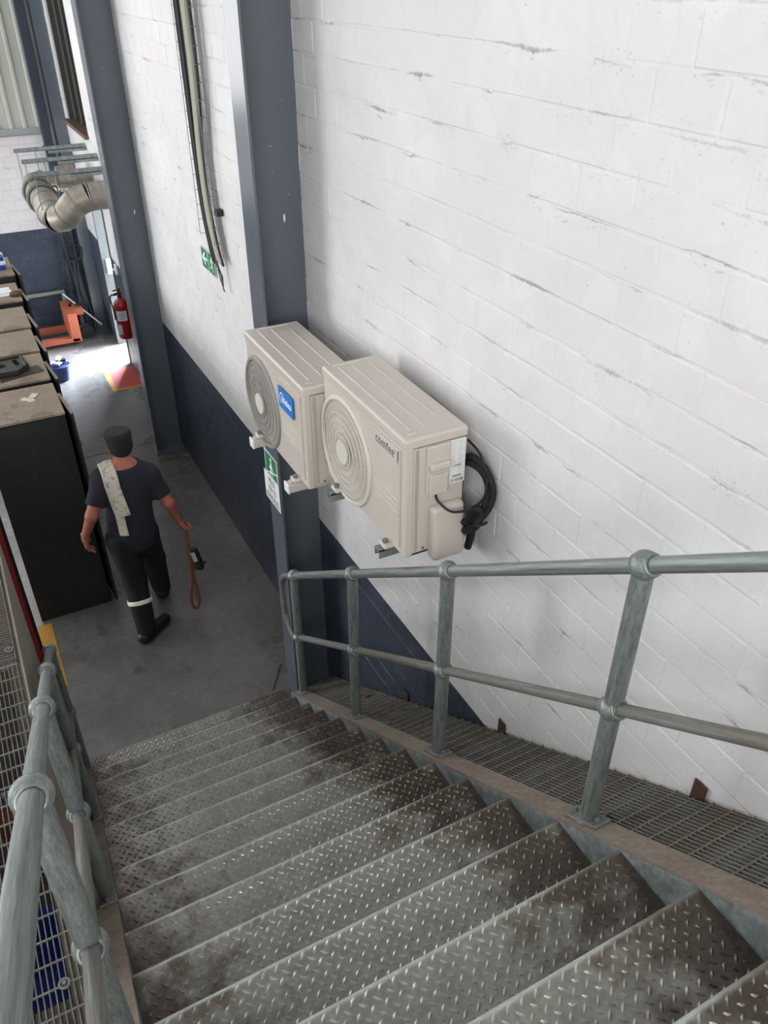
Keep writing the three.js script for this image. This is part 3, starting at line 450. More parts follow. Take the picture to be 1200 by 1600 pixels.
sign('exit_sign', 'green exit sign with arrow on the white wall below the cables', .34, .16, [XW - .008, 2.605, -2.215], print(.34, .16, (g, w, h) => {
  g.fillStyle = '#e8ebe8'; g.fillRect(0, 0, w, h); g.fillStyle = '#1f7a4c'; g.fillRect(w * .015, h * .03, w * .47, h * .94); g.fillRect(w * .515, h * .03, w * .47, h * .94);
  g.fillStyle = g.strokeStyle = '#eef2ee'; g.lineWidth = h * .13; g.beginPath(); g.moveTo(w * .42, h * .5); g.lineTo(w * .14, h * .5); g.moveTo(w * .27, h * .22); g.lineTo(w * .1, h * .5); g.lineTo(w * .27, h * .78); g.stroke(); runner(g, w * .75, h * .5, h / 105);
}));
{
  const s = sign('handrail_sign', 'green and white hold on to handrail sign on the near column', .205, .185, [-.001, 1.925, -.236], print(.205, .185, (g, w, h) => {
    g.fillStyle = '#e6e9e6'; g.fillRect(0, 0, w, h); g.fillStyle = '#1b7a47'; g.fillRect(w * .04, h * .04, w * .92, h * .92); g.strokeStyle = g.fillStyle = '#f0f3f0'; g.lineWidth = h * .05; g.beginPath(); g.moveTo(0, h * .88); g.lineTo(w, h * .52); g.stroke();
    g.beginPath(); g.arc(w * .5, h * .2, h * .075, 0, 7); g.fill(); g.lineCap = 'round'; g.lineWidth = h * .11; g.beginPath(); g.moveTo(w * .5, h * .34); g.lineTo(w * .48, h * .56); g.stroke(); g.lineWidth = h * .06; g.beginPath(); g.moveTo(w * .48, h * .56); g.lineTo(w * .58, h * .8); g.moveTo(w * .48, h * .56); g.lineTo(w * .38, h * .84); g.moveTo(w * .5, h * .36); g.lineTo(w * .66, h * .58); g.moveTo(w * .5, h * .36); g.lineTo(w * .38, h * .55); g.stroke();
  }));
  const lw = .25, lh = .2, q = part('text_plate', bx(-.003, 0, -lh / 2, lh / 2, -lw / 2, lw / 2), plain(0xe6e6e4, .5), s); q.position.set(-.0042, -.167, -.006);
  part('print', faceNegX(lw, lh).translate(-.0036, 0, 0), print(lw, lh, (g, w, h) => { g.fillStyle = '#ecebea'; g.fillRect(0, 0, w, h); g.fillStyle = '#1b1b1d'; fitText(g, 'HOLD', w * .28, h * .31, w * .44, h * .22, 'sans-serif'); fitText(g, 'ON TO', w * .24, h * .62, w * .52, h * .22, 'sans-serif'); fitText(g, 'HANDRAIL', w * .06, h * .93, w * .88, h * .22, 'sans-serif'); }), q);
}

// ------------------------------------------------------------------ cable tray with cables on the white wall
{
  const t = thing('cable_tray', 'vertical wire cable tray on the white wall between the two columns', 'cable tray'), wires = [], z0 = -2.06, z1 = -1.72, x = XW - .045, yb = 2.86, yt = 5.4;
  for (const [zz, xx] of [[z0, x - .04], [z0, x], [z0 + .11, x], [z0 + .22, x], [z1, x], [z1, x - .04]]) wires.push(rod(V(xx, yb, zz), V(xx, yt, zz), .0024, 6));
  for (let y = yb; y < yt; y += .1) { wires.push(rod(V(x, y, z0), V(x, y, z1), .0022, 6)); wires.push(rod(V(x - .04, y, z0), V(x, y, z0), .0022, 6)); wires.push(rod(V(x - .04, y, z1), V(x, y, z1), .0022, 6)); }
  part('wire_basket', wires, MAT.galv, t); part('wall_clip', [bx(XW - .05, XW - .007, 3.05, 3.09, -1.76, -1.70)], MAT.steelDark, t); part('wall_clip', [bx(XW - .05, XW - .007, 4.7, 4.74, -1.76, -1.70)], MAT.steelDark, t);
  const xc = x - .02, run = (zt, zm, zb, r, m, name, label, xo = 0, ye = 2.74) => { const o = mesh(name, tube([V(xc + xo, 5.35, zt), V(xc + xo, 4.5, zt), V(xc + xo, 3.9, zm), V(xc + xo, 3.4, zb - .05), V(xc + xo, 3.05, zb - .02), V(xc + xo + .004, ye + .08, zb + .06), V(xc + xo + .01, ye, zb + .1)], r, 60, 10), m, scene); tag(o, label, 'cable', 'cables hanging in the wire tray'); return o; };
  const cream = plain(0xa9a592, .6), dk = plain(0x232225, .6);
  for (let i = 0; i < 3; i++) run(-1.885 + i * .032, -1.87 + i * .03, -1.86 + i * .028, .0145, cream, 'cream_cable', ['leftmost', 'middle', 'rightmost'][i] + ' of the three cream cables in the wire tray', -.002);
  for (let i = 0; i < 4; i++) run(-2.02 + i * .026, -2.01 + i * .026, -1.945 + i * .02, .012, dk, 'black_cable', ['leftmost black cable in the bundle left of the cream cables', 'second black cable from the left edge of the wire tray', 'third black cable from the left edge of the wire tray', 'black cable lying next to the leftmost cream cable'][i], i % 2 ? .006 : -.01, 2.70 + i * .02);
  for (let i = 0; i < 2; i++) run(-1.775 + i * .022, -1.765 + i * .018, -1.80 + i * .02, .0085, dk, 'black_cable', ['thin black cable just right of the cream cables', 'thin black cable at the right edge of the wire tray'][i], .004, 2.72);
  for (let i = 0; i < 4; i++) { const o = mesh('cable_tail', tube([V(xc, 2.80, -1.83 + i * .012), V(xc, 2.70, -1.80 + i * .01), V(xc + rr(0, .03), 2.62, -1.78 + rr(-.02, .02)), V(xc + .02, rr(2.5, 2.58), -1.76 + rr(-.02, .02))], .005, 24, 6), i % 2 ? dk : plain(0x66605a, .6), scene); tag(o, ['first', 'second', 'third', 'fourth'][i] + ' from left of the loose cable ends dangling below the wire tray', 'cable', 'loose ends below the cable tray'); }
}

// ------------------------------------------------------------------ row of metal cabinets
{
  const rows = [[-1.885, -2.44, 1.79, -.98], [-2.545, -3.10, 1.79, -.98], [-3.16, -3.69, 1.79, -.972], [-3.76, -4.33, 1.79, -.96], [-4.52, -5.09, 1.79, -.935], [-5.38, -6.05, 1.79, -.905]];
  const names = ['nearest dark metal cabinet with paper scraps on its dusty top', 'second dark metal cabinet from the stairs, black parts on top', 'third dark metal cabinet from the stairs, bare dusty top', 'fourth dark metal cabinet from the stairs with a tall dark gap behind', 'fifth dark metal cabinet from the stairs, white boards on top', 'farthest dark metal cabinet, blue package on top'];
  rows.forEach(([zn, zf, h, x], i) => {
    const w = .56, c = thing('metal_cabinet', names[i], 'cabinet', [x, 0, zn], 'row of dark cabinets'); delete c.userData.group; const d = zn - zf;
    // the end panel is dented sheet: a gently buckled grid
    const g = new THREE.PlaneGeometry(w, h - .03, 24, 40), p = g.attributes.position; for (let k = 0; k < p.count; k++) { const u = p.getX(k), v = p.getY(k); const e = Math.min(1, 6 * Math.min(w / 2 - Math.abs(u), (h - .03) / 2 - Math.abs(v)) / w); p.setZ(k, e * .016 * (fbm(u * .6 + .3 + i * .17, v * .35 + .2, 4, 3, 7) - .55) - .004 * (1 - e)); } g.computeVertexNormals(); metreUV(g); g.translate(-w / 2, (h - .03) / 2, .006);
    part('end_panel', g, MAT.cab, c);
    part('body', [bx(-w, -w + .02, .0, h - .02, -d, 0), bx(-w, 0, .0, .1, -d, -.004), bx(-w, 0, 0, h - .02, -d, -d + .02), bx(-w + .02, 0, .9, .92, -d + .02, -.01), bx(-.02, 0, 0, h - .02, -.02, 0), bx(-.02, 0, 0, h - .02, -d, -d + .03), bx(-w, 0, 0, h - .02, -.012, -.006), bx(-.012, 0, 0, h - .02, -d, 0)], MAT.cab, c);
    part('top_board', bx(-w - .002, .004, h - .02, h, -d, .008, .004), MAT.cabTop, c);
    const dr = new THREE.Group(); dr.name = 'door'; dr.position.set(.004, 0, -.34); dr.rotation.y = .09; c.add(dr);
    part('door_panel', bx(0, .018, .03, h - .005, 0, .385, .003), MAT.cab, dr); part('door_lip', bx(-.002, .02, h - .012, h, 0, .385), metalS(dustT, .9, 0), dr); part('handle', bx(.018, .034, .95, 1.1, .31, .33, .004), MAT.steelDark, dr);
  });
  const T = 1.79;
  const sheet = (name, label, cat, geo, mat, group) => tag(mesh(name, geo, mat, scene), label, cat, group);
  for (const [x, z, a, w] of [[-1.17, -2.20, .2, 'middle'], [-1.14, -2.26, -.5, 'topmost'], [-1.20, -2.22, .9, 'leftmost']]) { const g = box(.05, .0015, .07); g.rotateY(a); g.translate(x, T + .0012 + (a > .5 ? .0016 : a < 0 ? .0032 : 0), z); sheet('paper_scrap', w + ' torn cream paper scrap on the nearest cabinet top', 'paper', g, plain(0xd3cbb8, .9), 'paper scraps on the nearest cabinet'); }
  for (const [x, z, l, w] of [[-1.19, -2.06, .1, 'shorter'], [-1.13, -2.08, .15, 'longer']]) sheet('cable_tie', w + ' of two thin pale cable ties on the nearest cabinet', 'cable tie', rod(V(x, T + .002, z + l / 2), V(x + .05, T + .002, z - l / 2), .002, 6), plain(0xb9b0a0, .7), 'ties on the nearest cabinet');
  const ps = thing('machine_guard', 'black perforated machine guard plates on the second cabinet', 'machine part', [-1.24, T, -2.84]);
  { const s = new THREE.Shape(); s.moveTo(-.24, -.13); s.lineTo(.05, -.15); s.lineTo(.14, -.04); s.lineTo(.12, .13); s.lineTo(-.1, .14); s.lineTo(-.25, .08); const h = new THREE.Path(); h.absellipse(-.1, -.01, .09, .05, 0, 7, true); s.holes.push(h); const h2 = new THREE.Path(); h2.moveTo(.05, -.08); h2.lineTo(.09, -.02); h2.lineTo(.07, .09); h2.lineTo(.03, .09); s.holes.push(h2);
    const g = new THREE.ExtrudeGeometry(s, { depth: .03, bevelEnabled: true, bevelSize: .004, bevelThickness: .004, bevelSegments: 1 }); g.rotateX(-Math.PI / 2); g.translate(0, .012, 0); part('guard_frame', metreUV(clean(g)), plain(0x2b2926, .6, .2), ps);
    const g2 = box(.34, .006, .14, 0, .003, 0); g2.rotateY(.25); g2.translate(.06, 0, .12); part('loose_plate', g2, plain(0x3a3733, .6, .3), ps); part('rail', [rod(V(-.24, .05, -.1), V(.1, .05, -.13), .008, 8), rod(V(.1, .05, -.13), V(.12, .05, .1), .008, 8)], plain(0x24221f, .5, .3), ps); }
  for (let i = 0; i < 2; i++) sheet('white_board', ['lower white board on the fifth cabinet', 'upper white board on the fifth cabinet'][i], 'board', box(.2, .012, .17, -1.1 - i * .01, T + .0065 + i * .0125, -4.76 - i * .05, .002), MAT.white);
  sheet('oily_rag', 'crumpled brown rag near the edge of the fifth cabinet', 'rag', (() => { const g = new THREE.IcosahedronGeometry(.045, 4), p = g.attributes.position; for (let k = 0; k < p.count; k++) { const v = V(p.getX(k), p.getY(k), p.getZ(k)), f = .75 + .6 * fbm(v.x * 6 + .5, v.y * 6 + v.z * 4 + .5, 6, 3, 19); p.setXYZ(k, v.x * f * 1.3, Math.max(-.02, v.y * f * .5) + .022, v.z * f); } g.computeVertexNormals(); return metreUV(g).translate(-.97, T, -4.66); })(), plain(0x5b4034, .95));
  const pk = thing('blue_package', 'blue and white package standing on the farthest cabinet', 'package', [-1.02, T, -5.68]); part('carton', bx(-.1, .06, 0, .14, -.12, .12, .012), MAT.blue, pk); part('white_band', [bx(-.102, .063, .05, .1, -.122, .122, .01), bx(.0, .064, .0, .143, -.04, .02, .008)], MAT.white, pk);
  // things on the floor past the cabinets
  const cr = thing('tool_bucket', 'dark blue bucket of black and white cloths on the floor past the cabinets', 'bucket', [-.60, 0, -6.66]);
  part('bucket', new THREE.CylinderGeometry(.13, .10, .2, 28, 1).translate(0, .1, 0), plain(0x1c2c66, .45), cr); part('rim', new THREE.TorusGeometry(.13, .01, 8, 32).rotateX(Math.PI / 2).translate(0, .2, 0), plain(0x1c2c66, .45), cr);
  for (let i = 0; i < 5; i++) { const g = box(.13, .025, .06, 0, 0, 0, .01); g.rotateY(i * 1.1); g.rotateZ(.2 - i * .1); g.translate(rr(-.05, .05), .215 + i * .014, rr(-.05, .05)); part('cloth', g, i % 2 ? MAT.black : MAT.white, cr); }
  tag(mesh('blue_ball', ball(.055, -.70, .056, -6.98, 20), plain(0x5fa6de, .5), scene), 'small light blue ball on the floor behind the cabinets', 'ball');
}
// ------------------------------------------------------------------ fire extinguisher on a wall hook
{
  const e = thing('fire_extinguisher', 'red fire extinguisher hanging on the wall beyond the far column', 'fire extinguisher', [.195, .68, -5.95]);
  const pts = [[0, 0], [.07, 0], [.088, .012], [.09, .03], [.09, .40], [.08, .44], [.05, .475], [.028, .485], [.028, .50], [0, .50]].map(([a, b]) => new THREE.Vector2(a, b)); part('cylinder', new THREE.LatheGeometry(pts, 36), MAT.red, e);
  part('valve', [new THREE.CylinderGeometry(.022, .026, .06, 16).translate(0, .52, 0), bx(-.06, .03, .545, .56, -.012, .012, .004), bx(-.07, .02, .585, .598, -.012, .012, .004), rod(V(0, .55, 0), V(.01, .61, 0), .014, 12)], plain(0x5a221d, .45, .2), e);
  part('hose', tube([V(-.03, .535, 0), V(-.10, .54, .01), V(-.115, .48, .02), V(-.10, .38, .03), V(-.098, .25, .03)], .009, 30, 8), MAT.black, e);
  const lab = new THREE.CylinderGeometry(.0915, .0915, .12, 24, 1, true, -1.0, 1.35).translate(0, .30, 0); part('instruction_label', lab, print(.14, .12, (g, w, h) => { g.fillStyle = '#d9dfe6'; g.fillRect(0, 0, w, h); g.fillStyle = '#6d7f95'; for (let i = 0; i < 7; i++) g.fillRect(w * .1, h * (.14 + i * .11), w * (.5 + .3 * hash(i, 4, 4)), h * .04); }), e);
  part('lower_label', new THREE.CylinderGeometry(.0915, .0915, .12, 24, 1, true, -1.25, .7).translate(0, .13, 0), print(.08, .12, (g, w, h) => { g.fillStyle = '#c9d2de'; g.fillRect(0, 0, w, h); g.fillStyle = '#5c6f93'; for (let i = 0; i < 5; i++) g.fillRect(w * .15, h * (.1 + i * .18), w * .7, h * .08); }), e);
  part('hook', [bx(.085, XW - .195 - .004, .42, .5, -.02, .02), rod(V(.03, .505, 0), V(.1, .505, 0), .006, 8)], MAT.galv, e);
  const lk = thing('wall_lock', 'white lock bracket above the fire extinguisher', 'bracket', [XW - .004, 1.36, -6.45]); part('plate', bx(-.03, 0, -.06, .06, -.04, .04, .008), MAT.white, lk); part('knob', xcyl(.016, -.06, -.03, 0, 0), MAT.white, lk);
  const sg = thing('safety_notice', 'white notice with red symbol above the extinguisher', 'sign', [XW - .008, 1.98, -6.1]); part('plate', bx(-.003, 0, -.15, .15, -.11, .11), plain(0xe2e2e0, .5), sg); part('print', faceNegX(.22, .3).translate(-.0036, 0, 0), print(.22, .3, (g, w, h) => { g.fillStyle = '#e4e3e1'; g.fillRect(0, 0, w, h); g.fillStyle = '#c2452f'; g.fillRect(w * .25, h * .3, w * .5, h * .4); }, 600), sg);
}
// ------------------------------------------------------------------ ducting on three wall struts
{
  const zs = [-5.6, -6.35, -7.05], lab = ['nearest galvanised strut above the ducting', 'middle galvanised strut above the ducting', 'farthest galvanised strut above the ducting'];
  zs.forEach((z, i) => { const s = thing('ceiling_strut', lab[i], 'strut', [0, 2.7, z]); part('channel', [bx(-.5, XW - .004, -.04, -.036, -.02, .02), bx(-.5, XW - .004, -.04, .0, -.02, -.016), bx(-.5, XW - .004, -.04, 0, .016, .02), bx(-.12, XW - .004, -.075, -.045, -.02, .02)], MAT.stringer, s); part('hanger_rod', rod(V(-.47, -.02, 0), V(-.47, -.33, 0), .005, 8), MAT.galv, s); part('hanger_rod', rod(V(-.27, -.02, 0), V(-.27, -.33, 0), .005, 8), MAT.galv, s); part('cradle', tube([V(-.47, -.33, 0), V(-.46, -.45, 0), V(-.37, -.52, 0), V(-.28, -.45, 0), V(-.27, -.33, 0)], .005, 24, 6), MAT.galv, s); });
  const d = thing('ventilation_duct', 'galvanised round ventilation duct bending below the wall struts', 'duct'), R = .142, Y = 2.30, X = -.375;
  const path = [V(XW - .004, 2.45, -5.45), V(.0, 2.45, -5.45), V(-.14, 2.40, -5.47), V(-.27, 2.27, -5.5), V(-.35, 2.24, -5.58), V(X, 2.26, -5.72), V(X, Y, -6.0), V(X, Y, -6.75), V(X + .02, Y, -6.97), V(X + .12, Y, -7.08), V(X + .3, Y, -7.12), V(XW - .004, Y, -7.12)];
  const seg = (i, j, r = R, m = metalS(ductT, .45, .35)) => part('duct_section', tube(path.slice(i, j + 1), r, 8 * (j - i), 28, false, .35), m, d);
  seg(0, 1); seg(1, 4); seg(4, 6); seg(6, 7, R * .98); seg(7, 9, R * 1.0); seg(9, 11, R * .8);
  const joint = (i, r = R) => { const a = path[Math.max(0, i - 1)], b = path[Math.min(path.length - 1, i + 1)], g = new THREE.TorusGeometry(r, .008, 8, 32); g.applyQuaternion(new THREE.Quaternion().setFromUnitVectors(V(0, 0, 1), b.clone().sub(a).normalize())); g.translate(path[i].x, path[i].y, path[i].z); part('joint_band', g, MAT.galv, d); };
  for (const i of [1, 2, 3, 4, 5, 6, 8, 9]) joint(i);
  for (const z of [-6.25, -6.62]) part('flange_ring', new THREE.TorusGeometry(R + .012, .02, 10, 36).translate(X, Y, z), metalS(galvDustT, .6, .5), d);
  part('reducer', new THREE.CylinderGeometry(R, R * 1.25, .2, 28).rotateZ(Math.PI / 2).translate(.02, Y + .02, -7.12), metalS(ductT, .45, .35), d);
  part('flexible_lead', tube([V(X + .08, Y + .1, -6.3), V(X + .16, Y + .12, -6.2), V(X + .15, Y - .05, -6.12), V(X + .1, Y - .1, -6.0)], .008, 24, 6), MAT.black, d);
}
// ------------------------------------------------------------------ pallet jack, leaning frame, poles at the end wall
{
  const j = thing('pallet_jack', 'orange pallet jack with black handle parked at the end wall', 'pallet jack', [0, 0, -7.85]);
  for (const z of [.06, -.42]) { part('fork', [bx(-1.25, -.16, .05, .11, z - .07, z + .07, .008)], MAT.orange, j); part('fork_wheel', new THREE.CylinderGeometry(.04, .04, .07, 18).rotateX(Math.PI / 2).translate(-1.1, .042, z), MAT.rubber, j); }
  part('head', [bx(-.27, -.14, .05, .46, -.49, .13, .012), bx(-.2, -.02, .36, .46, -.30, -.06, .012)], MAT.orange, j);
  part('pump', [new THREE.CylinderGeometry(.05, .055, .36, 20).translate(-.06, .3, -.18), bx(-.12, .02, .1, .2, -.25, -.1, .01)], MAT.steelDark, j);
  for (const z of [-.24, -.10]) part('steer_wheel', new THREE.CylinderGeometry(.09, .09, .05, 24).rotateX(Math.PI / 2).translate(-.02, .092, z), MAT.rubber, j);
  part('handle_tube', rod(V(-.03, .4, -.18), V(.02, 1.06, -.26), .018, 12), MAT.black, j);
  part('handle_loop', tube([V(.02, 1.04, -.26), V(-.09, 1.10, -.27), V(-.10, 1.22, -.29), V(.02, 1.27, -.30), V(.14, 1.22, -.29), V(.13, 1.10, -.27)], .013, 40, 10, true), MAT.black, j); part('release_lever', rod(V(-.05, 1.14, -.275), V(.02, 1.13, -.275), .006, 8), MAT.black, j);
  const fr = thing('angle_frame', 'grey green angle-iron frame leaning behind the pallet jack', 'frame', [-.52, 0, -8.28]); fr.rotation.x = -.33;
  const gm = plain(0x7d8378, .6, .1); for (const [a, b, c, dd] of [[-.36, .36, .0, .05], [-.36, .36, .55, .6]]) part('rail', bx(a, b, c, dd, -.02, .02, .003), gm, fr); for (const x of [-.36, .31]) part('stile', bx(x, x + .05, .05, .55, -.02, .02, .003), gm, fr);
  const pole = (a, b, r, m, n, l) => tag(mesh(n, rod(a, b, r, 10), m, scene), l, 'pole', 'poles leaning at the end wall');
  pole(V(.04, .012, -8.12), V(-.08, 2.0, -8.36), .022, plain(0x1e2126, .4), 'steel_pole', 'thick dark pole leaning by the downpipe'); pole(V(.12, .012, -8.05), V(.03, 1.5, -8.38), .014, plain(0x26282b, .4), 'steel_pole', 'thin dark pole leaning against the corner column');
  pole(V(.20, .14, -8.0), V(-.22, .62, -8.12), .011, plain(0xe8eaea, .4), 'white_rod', 'white rod leaning diagonally behind the pallet jack');
  const b = mesh('litter', box(.07, .004, .05, .235, .003, -3.80, .001), plain(0x6d5a45, .9), scene); tag(b, 'brown scrap of litter on the floor by the dark wall', 'litter');
}

// ------------------------------------------------------------------ the walking person
const smin = (a, b, k) => { const h = Math.max(k - Math.abs(a - b), 0) / k; return Math.min(a, b) - h * h * k * .25; };
function cap(p, a, b, ra, rb) { const bx_ = b[0] - a[0], by = b[1] - a[1], bz = b[2] - a[2], px = p[0] - a[0], py = p[1] - a[1], pz = p[2] - a[2]; const h = Math.max(0, Math.min(1, (px * bx_ + py * by + pz * bz) / (bx_ * bx_ + by * by + bz * bz))); return Math.hypot(px - bx_ * h, py - by * h, pz - bz * h) - (ra + (rb - ra) * h); }
function ell(p, c, r) { const x = (p[0] - c[0]) / r[0], y = (p[1] - c[1]) / r[1], z = (p[2] - c[2]) / r[2], k = Math.hypot(x, y, z), m = Math.hypot(x / r[0], y / r[1], z / r[2]); return m < 1e-6 ? -Math.min(...r) : k * (k - 1) / m; }
function nets(f, lo, hi, c) {   // surface nets on a grid
  const n = [0, 1, 2].map((i) => Math.ceil((hi[i] - lo[i]) / c) + 1), N = n[0] * n[1], val = new Float32Array(N * n[2]), id = new Int32Array(N * n[2]).fill(-1), P = [], I = [];
  for (let k = 0; k < n[2]; k++) for (let j = 0; j < n[1]; j++) for (let i = 0; i < n[0]; i++) val[i + j * n[0] + k * N] = f([lo[0] + i * c, lo[1] + j * c, lo[2] + k * c]);
  const off = [0, 1, n[0], n[0] + 1, N, N + 1, N + n[0], N + n[0] + 1], E = [[0, 1], [2, 3], [4, 5], [6, 7], [0, 2], [1, 3], [4, 6], [5, 7], [0, 4], [1, 5], [2, 6], [3, 7]];
  for (let k = 0; k < n[2] - 1; k++) for (let j = 0; j < n[1] - 1; j++) for (let i = 0; i < n[0] - 1; i++) {
    const b = i + j * n[0] + k * N; let m = 0; for (let q = 0; q < 8; q++) if (val[b + off[q]] < 0) m |= 1 << q; if (m === 0 || m === 255) continue;
    let x = 0, y = 0, z = 0, w = 0; for (const [a, d] of E) { const va = val[b + off[a]], vd = val[b + off[d]]; if ((va < 0) === (vd < 0)) continue; const t = va / (va - vd); x += (a & 1) + ((d & 1) - (a & 1)) * t; y += (a >> 1 & 1) + ((d >> 1 & 1) - (a >> 1 & 1)) * t; z += (a >> 2) + ((d >> 2) - (a >> 2)) * t; w++; }
    id[b] = P.length / 3; P.push(lo[0] + (i + x / w) * c, lo[1] + (j + y / w) * c, lo[2] + (k + z / w) * c);
  }
  const st = [1, n[0], N];
  for (let k = 1; k < n[2] - 1; k++) for (let j = 1; j < n[1] - 1; j++) for (let i = 1; i < n[0] - 1; i++) { const b = i + j * n[0] + k * N; for (let a = 0; a < 3; a++) { const v0 = val[b], v1 = val[b + st[a]]; if ((v0 < 0) === (v1 < 0)) continue; const u = st[(a + 1) % 3], v = st[(a + 2) % 3], q = [id[b], id[b - u], id[b - u - v], id[b - v]]; if (q.includes(-1)) continue; v0 < 0 ? I.push(q[0], q[1], q[2], q[0], q[2], q[3]) : I.push(q[0], q[2], q[1], q[0], q[3], q[2]); } }
  const g = new THREE.BufferGeometry(); g.setAttribute('position', new THREE.BufferAttribute(new Float32Array(P), 3)); g.setIndex(I); g.computeVertexNormals(); return g;
}
{
  const J = { hd: [-.682, 1.585, -1.60], nk: [-.695, 1.42, -1.56], ch: [-.70, 1.25, -1.53], wa: [-.735, 1.02, -1.49], pv: [-.745, .89, -1.475],
    ls: [-.865, 1.375, -1.53], le: [-1.0, 1.155, -1.43], lw: [-1.075, .95, -1.50], rs: [-.535, 1.335, -1.52], re: [-.44, 1.09, -1.45], rw: [-.375, .875, -1.50],
    lh: [-.825, .87, -1.46], lk: [-.80, .48, -1.45], la: [-.812, .10, -1.275], rh: [-.665, .86, -1.49], rk: [-.60, .47, -1.68], ra: [-.575, .13, -1.72] };
  const dir = (a, b, t) => [a[0] + (b[0] - a[0]) * t, a[1] + (b[1] - a[1]) * t, a[2] + (b[2] - a[2]) * t];
  const torso = (p, e = 0) => { let d = ell(p, [-.70, 1.27, -1.525], [.175 + e, .19 + e, .115 + e]); d = smin(d, ell(p, J.wa, [.155 + e, .2 + e, .11 + e]), .08); d = smin(d, ell(p, J.pv, [.165 + e, .13 + e, .118 + e]), .06); d = smin(d, cap(p, J.ls, J.nk, .066 + e, .06 + e), .07); return smin(d, cap(p, J.rs, J.nk, .066 + e, .06 + e), .07); };
  const uarm = (p, s, e = 0) => s ? cap(p, J.ls, J.le, .056 + e, .045 + e) : cap(p, J.rs, J.re, .056 + e, .045 + e);
  const farm = (p, s) => s ? cap(p, J.le, J.lw, .044, .03) : cap(p, J.re, J.rw, .044, .03);
  const leg = (p, s, e = 0) => s ? smin(cap(p, J.lh, J.lk, .088 + e, .06 + e), cap(p, J.lk, J.la, .06 + e, .044 + e), .03) : smin(cap(p, J.rh, J.rk, .088 + e, .06 + e), cap(p, J.rk, J.ra, .06 + e, .044 + e), .03);
  const neck = (p) => cap(p, J.nk, [J.hd[0], J.hd[1] - .05, J.hd[2] + .01], .062, .056);
  const head = (p) => { let d = ell(p, [J.hd[0], J.hd[1] + .012, J.hd[2]], [.077, .09, .096]); d = smin(d, ell(p, [J.hd[0], J.hd[1] - .045, J.hd[2] - .035], [.058, .075, .062]), .04); d = smin(d, cap(p, [J.hd[0], J.hd[1] + .005, J.hd[2] - .095], [J.hd[0], J.hd[1] - .03, J.hd[2] - .112], .010, .016), .02);
    for (const s of [-1, 1]) { d = smin(d, ell(p, [J.hd[0] + s * .08, J.hd[1] - .01, J.hd[2] + .008], [.012, .032, .02]), .008); d = Math.max(d, -(ell(p, [J.hd[0] + s * .032, J.hd[1] + .012, J.hd[2] - .1], [.014, .009, .014]) - 0)); } d = Math.max(d, -ell(p, [J.hd[0], J.hd[1] - .065, J.hd[2] - .103], [.024, .004, .01])); return d; };
  const foot = (p) => Math.min(cap(p, [-.84, .05, -1.25], [-.64, .04, -1.40], .042, .035), cap(p, [-.58, .09, -1.70], [-.55, .05, -1.88], .042, .035));
  const all = (p) => { let d = torso(p); d = smin(d, Math.min(uarm(p, 0), uarm(p, 1)), .03); d = smin(d, Math.min(farm(p, 0), farm(p, 1)), .02); d = smin(d, Math.min(leg(p, 0), leg(p, 1)), .04); d = smin(d, neck(p), .04); d = smin(d, head(p), .02); return smin(d, foot(p), .03); };
  const hand = (w, f, side, spread, grip) => { // wrist, forward (down the hand), side (towards the thumb)
    const F = V(...f).normalize(), S = V(...side); S.addScaledVector(F, -S.dot(F)).normalize(); const N = V().crossVectors(F, S), W = V(...w), at = (a, b, c) => { const q = W.clone().addScaledVector(F, a).addScaledVector(S, b).addScaledVector(N, c); return [q.x, q.y, q.z]; };
    const bones = [[at(-.03, 0, 0), at(.02, 0, 0), .028, .027], [at(.02, .014, 0), at(.085, .026, 0), .018, .015], [at(.02, 0, 0), at(.09, .006, 0), .019, .015], [at(.02, -.008, 0), at(.088, -.013, 0), .019, .014], [at(.02, -.018, 0), at(.08, -.03, 0), .017, .013]];
    const fl = [.07, .08, .074, .058], fo = [.028, .008, -.012, -.031];
    for (let i = 0; i < 4; i++) { const b0 = .085 - (i === 3 ? .006 : 0), c1 = grip ? .05 : .016, c2 = grip ? .055 : .04; const k1 = at(b0 + fl[i] * .42 * (grip ? .7 : 1), fo[i] * 1.1, c1 * .7), k2 = at(b0 + fl[i] * .75 * (grip ? .25 : 1), fo[i] * 1.1, c2), k3 = at(b0 + fl[i] * (grip ? -.1 : .98), fo[i] * 1.08, c2 + (grip ? -.012 : .012)); bones.push([at(b0 - .01, fo[i], 0), k1, .0098, .0092], [k1, k2, .0092, .0086], [k2, k3, .0086, .0076]); }
    bones.push([at(.01, .022, .004), at(.045, .048, .016), .014, .0115], [at(.045, .048, .016), at(.085, .05, .034), .0115, .009]);
    return bones; };
  const lhb = hand(J.lw, [-.03, -.9, -.12], [.1, 0, -1], 0, false), rhb = hand(J.rw, [.28, -.9, .0], [-.2, 0, -1], 0, true);
  const hsdf = (bs) => (p) => { let d = 1; bs.forEach((b, i) => { const e = cap(p, b[0], b[1], b[2], b[3]); d = i < 5 ? smin(d, e, .014) : smin(d, e, .004); }); return d; };
  const skinT = dtex(128, 128, (u, v) => { const g = 24 * (fbm(u, v, 6, 4, 151) - .5); return [160 + g, 96 + g, 78 + g]; }, true, .3), skin = metalS(skinT, .6, 0);
  const person = thing('person', 'person in dark t-shirt, trousers and black cap walking away, towel over shoulder', 'person');
  const boxOf = (w) => [[w[0] - .13, w[1] - .22, w[2] - .13], [w[0] + .13, w[1] + .05, w[2] + .13]];
  const bodyG = nets(all, [-1.2, .0, -2.0], [-.28, 1.75, -1.12], .012);
